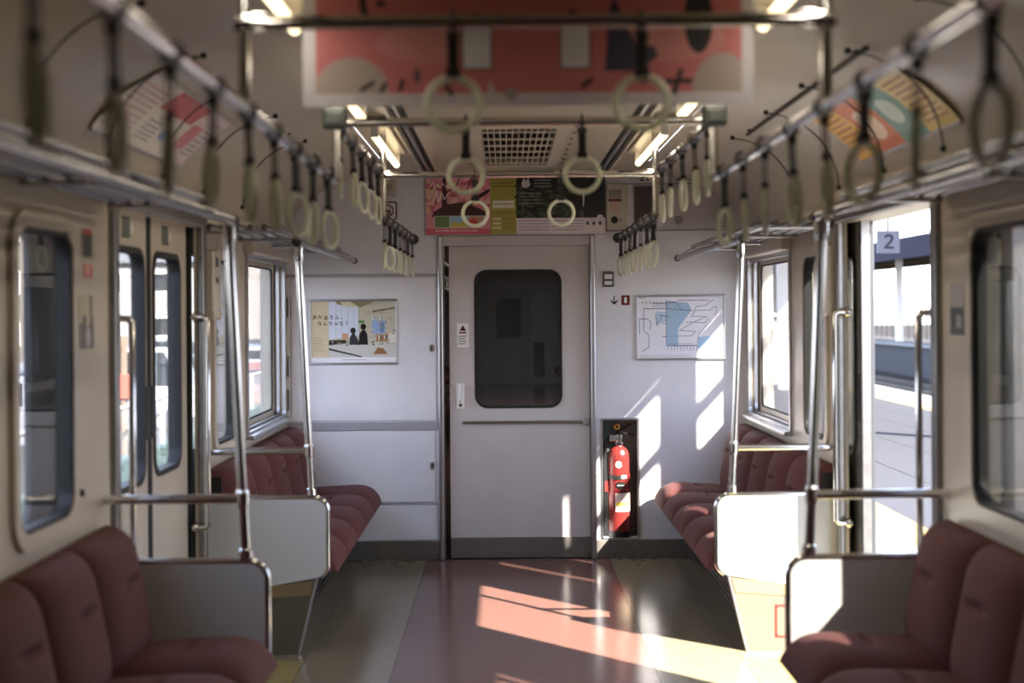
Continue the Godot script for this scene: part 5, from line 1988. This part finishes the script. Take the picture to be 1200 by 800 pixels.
func outside_left() -> void:
	var g := structure("ground_left", Vector3.ZERO, "pale asphalt of the car park beside the track")
	var b := mb()
	b.bb(Vector3(-150, -1.4, 60), Vector3(-1.75, -1.15, -220))
	part(b, "asphalt", M.asphalt, g)
	# boundary fence: low wall, posts, rail, woven wire
	var fx := -4.2
	var t := thing("chain_link_fence", "white chain-link fence on a low concrete wall beside the track", "fence", Vector3(fx, -1.15, -18))
	var o := Transform3D(Basis(), -t.position)
	b = mb(o)
	b.bb(Vector3(fx - 0.1, -1.15, -7), Vector3(fx + 0.1, -0.1, -30))
	part(b, "low_wall", M.teal, t)
	for k in 12:
		b = mb(o)
		b.cyl(Vector3(fx, -0.1, -7.2 - 2.05 * k), Vector3(fx, 0.47, -7.2 - 2.05 * k), 0.03, 10)
		part(b, "post", M.fence, t)
	b = mb(o)
	b.cyl(Vector3(fx, 0.45, -7), Vector3(fx, 0.45, -30), 0.024, 8)
	part(b, "top_rail", M.fence, t)
	b = mb(o)
	var step := 0.078
	var hh := 0.55
	var n := int(23.0 / step)
	for k in n:
		var z := -7.0 - k * step
		b.tube([Vector3(fx + 0.004, -0.1, z), Vector3(fx + 0.004, -0.1 + hh, z - hh * 0.8)], 0.0014, 3, false, false)
		b.tube([Vector3(fx - 0.004, -0.1, z), Vector3(fx - 0.004, -0.1 + hh, z + hh * 0.8)], 0.0014, 3, false, false)
	var wire := part(b, "woven_wire", M.fence, t)
	wire.set_meta("kind", "stuff")
	# cars
	var cols := [Color(0.75, 0.77, 0.8), Color(0.2, 0.26, 0.36), Color(0.9, 0.9, 0.9), Color(0.42, 0.5, 0.62), Color(0.13, 0.14, 0.16), Color(0.5, 0.32, 0.25), Color(0.86, 0.86, 0.85), Color(0.3, 0.38, 0.5), Color(0.7, 0.72, 0.74), Color(0.16, 0.2, 0.28)]
	var nm := ["silver saloon", "dark blue saloon", "white van", "steel blue saloon", "black saloon", "brown hatchback", "white saloon", "slate blue saloon", "pale grey saloon", "navy saloon"]
	var spots := [[-9.0, 26.5], [-9.2, 29.3], [-9.0, 33.0], [-9.1, 36.2], [-9.0, 39.4], [-6.0, 34.6], [-9.0, 48.0], [-9.1, 51.4], [-14.5, 47.0], [-14.2, 60.0]]
	var wh := ["seen through the near left window", "behind the silver one at the near left window", "seen through the first left door window", "seen between the left doors", "seen through the second left door window", "just behind the fence at the left doors", "seen through the left end window", "behind the white one at the left end window", "in the second row beyond the left doors", "in the second row beyond the left end window"]
	for k in spots.size():
		car(Vector3(spots[k][0], -1.15, -spots[k][1]), [0.0, PI, 0.06, PI, 0.0, PI / 2, 0.0, PI, 0.1, 0.0][k], cols[k], 1.25 if k == 2 else 1.0, "%s %s" % [nm[k], wh[k]])
	building(Vector3(-30, -1.15, -84), Vector3(10, 11, 14), Color(0.74, 0.7, 0.63), 5, 4, 0.0, "beige apartment block seen through the near left window")
	building(Vector3(-27, -1.15, -106), Vector3(12, 6, 16), Color(0.9, 0.9, 0.9), 4, 2, 2.2, "white house with grey roof seen through the left doors")
	building(Vector3(-26, -1.15, -150), Vector3(14, 9, 20), Color(0.86, 0.84, 0.8), 5, 3, 0.0, "pale block seen through the left end window")
	tree(Vector3(-42, -1.15, -152), 15.0, 6.0, "broad leafy tree seen through the first left door window", 61)
	tree(Vector3(-30, -1.15, -128), 9.0, 3.4, "large tree beyond the white house", 62)
	# lamp post by the fence
	t = thing("car_park_post", "slim brown post behind the fence at the left doors", "post", Vector3(-4.6, -1.15, -17.2))
	b = mb()
	b.cyl(Vector3.ZERO, Vector3(0, 2.35, 0), 0.05, 10)
	part(b, "shaft", M.bark, t)
	b = mb()
	b.rbox(Vector3(0, 1.75, 0), Vector3(0.2, 0.3, 0.14), 0.02)
	part(b, "box", M.rust, t)

func outside_right() -> void:
	var g := structure("platform", Vector3.ZERO, "sunlit station platform outside the open doors")
	var strips := [[1.62, 2.55, "edge_slab", M.concrete], [2.55, 2.85, "tactile_strip", M.tactile], [2.85, 6.2, "platform_asphalt", M.platform], [6.2, 6.5, "tactile_strip", M.tactile], [6.5, 7.25, "edge_slab", M.concrete]]
	for r in strips:
		var b := mb()
		b.bb(Vector3(r[0] + 0.002, -1.2, 20), Vector3(r[1], -0.06, -110))
		part(b, r[2], r[3], g)
	for x in [3.6, 4.35, 5.1, 5.65]:
		var b := mb()
		b.bb(Vector3(x, -0.062, 20), Vector3(x + 0.02, -0.0585, -110))
		part(b, "paving_joint", M.dark, g)
	var b := mb()
	b.bb(Vector3(7.2, -1.5, 20), Vector3(150, -1.2, -220))
	var tr := structure("ground_right", Vector3.ZERO, "dark ballast of the tracks beyond the platform")
	part(b, "ballast", M.ballast, tr)
	for x in [8.6, 9.67, 12.6, 13.67]:
		var t := thing("track_rail", "rail of the %s track, its %s one" % ["nearer" if x < 11 else "farther", "near" if x in [8.6, 12.6] else "far"], "rail", Vector3(x, -1.2, -60), "rails of the tracks")
		b = mb()
		b.bb(Vector3(-0.035, 0.0, 60), Vector3(0.035, 0.14, -60))
		part(b, "railhead", M.steel, t)
	# opposite platform with fence and canopy
	var op := structure("platform", Vector3.ZERO, "opposite platform under a blue-edged canopy")
	b = mb()
	b.bb(Vector3(15.6, -1.2, -20), Vector3(20, -0.06, -160))
	part(b, "platform_body", M.dark_concrete, op)
	b = mb()
	b.bb(Vector3(15.5, -0.06, -20), Vector3(16.4, 0.02, -160))
	part(b, "edge_slab", M.concrete, op)
	var t := thing("platform_fence", "dark bar fence along the back of the opposite platform", "fence", Vector3(19.4, -0.06, -70))
	for k in 60:
		b = mb()
		b.cyl(Vector3(0, 0, 30 - k), Vector3(0, 2.1, 30 - k), 0.035, 6)
		part(b, "bar", M.dark, t)
	b = mb()
	b.cyl(Vector3(0, 2.05, 31), Vector3(0, 2.05, -30), 0.03, 6)
	part(b, "top_rail", M.dark, t)
	t = thing("canopy", "opposite platform canopy with dark blue edge and white posts", "canopy", Vector3(17.5, -0.06, -62))
	b = mb()
	b.bb(Vector3(-2.6, 3.35, 26), Vector3(-2.5, 4.15, -40))
	part(b, "fascia", M.blue, t)
	b = mb()
	b.bb(Vector3(-2.5, 4.0, 26), Vector3(4.0, 4.15, -40))
	part(b, "roof", M.canopy, t)
	for k in 16:
		b = mb()
		b.bb(Vector3(-2.5, 3.62, 25 - 4 * k), Vector3(4.0, 4.0, 24.8 - 4 * k))
		part(b, "beam", M.canopy, t)
	for k in 3:
		b = mb()
		b.bb(Vector3(-2.0 + 2.2 * k, 3.5, 26), Vector3(-1.85 + 2.2 * k, 3.65, -40))
		part(b, "purlin", M.canopy, t)
	for k in 5:
		b = mb()
		b.bb(Vector3(-0.13, 0, 17.5 - 10.0 * k), Vector3(0.13, 3.9, 17.2 - 10.0 * k))
		part(b, "post", M.paper, t)
	# hanging platform number sign
	t = thing("platform_sign", "square white platform sign with number 2 hanging outside the doorway", "sign", Vector3(5.22, 2.37, -20))
	b = mb()
	b.rbox(Vector3.ZERO, Vector3(0.31, 0.31, 0.06), 0.01)
	part(b, "board", M.signwhite, t)
	lettering("2", 0.2, M.navy, t, Vector3(0, 0, 0.031))
	b = mb()
	b.cyl(Vector3(0, 0.15, 0), Vector3(0, 1.25, 0), 0.014, 8)
	part(b, "rod", M.dark, t)
	# unseen canopy over this platform, added to shade the number sign
	t = thing("canopy", "unseen canopy added to shade the number sign that hangs from it", "canopy", Vector3(5.2, -0.06, -21))
	b = mb()
	b.bb(Vector3(-2.0, 3.7, 7), Vector3(2.0, 3.82, -7.5))
	part(b, "roof", M.canopy, t)
	for k in 5:
		b = mb()
		b.bb(Vector3(-2.0, 3.52, 6.6 - 3.4 * k), Vector3(2.0, 3.7, 6.45 - 3.4 * k))
		part(b, "beam", M.canopy, t)
	for k in 2:
		b = mb()
		b.bb(Vector3(-0.1, 0, 4.2 - 10.6 * k), Vector3(0.1, 3.7, 4.0 - 10.6 * k))
		part(b, "post", M.paper, t)
	# platform building seen through the right end window
	building(Vector3(6.0, -0.06, -36), Vector3(2.4, 4.2, 14), Color(0.93, 0.93, 0.93), 5, 1, 0.0, "white platform house seen through the right end window")
	# unseen posts added so their shadows break up the sun on the end wall
	for k in 2:
		t = thing("added_post", ["broad concrete post added to cast a shadow through the right end window", "slim post added to cast a shadow through the right end window"][k], "post", Vector3([2.9, 2.78][k], -0.06, [-6.41, -5.9][k]))
		b = mb()
		var w: float = [0.17, 0.1][k]
		b.rbox(Vector3(0, 2.4, 0), Vector3(0.12 if k == 0 else 0.08, 4.8, w), 0.02)
		part(b, "shaft", M.concrete, t)
		b = mb()
		b.rbox(Vector3(0, 0.04, 0), Vector3(0.2, 0.08, w + 0.08), 0.01)
		part(b, "base", M.concrete, t)
		if k == 0:
			for y in [2.62, 2.9, 3.3]:  # bars added to cut across the sun patches indoors
				b = mb()
				b.rbox(Vector3(0, y, -0.9), Vector3(0.05, 0.07, 3.6), 0.01)
				part(b, "cross_arm", M.concrete, t)
	t = thing("signal_mast", "dark mast standing beyond the opposite canopy", "mast", Vector3(24.5, -1.2, -83))
	b = mb()
	b.cyl(Vector3.ZERO, Vector3(0, 9.5, 0), 0.13, 10)
	part(b, "shaft", M.dark, t)
	for k in 3:
		b = mb()
		b.bb(Vector3(-2.0, 5.2 + 0.9 * k, -0.04), Vector3(0.2, 5.28 + 0.9 * k, 0.04))
		part(b, "cross_arm", M.dark, t)
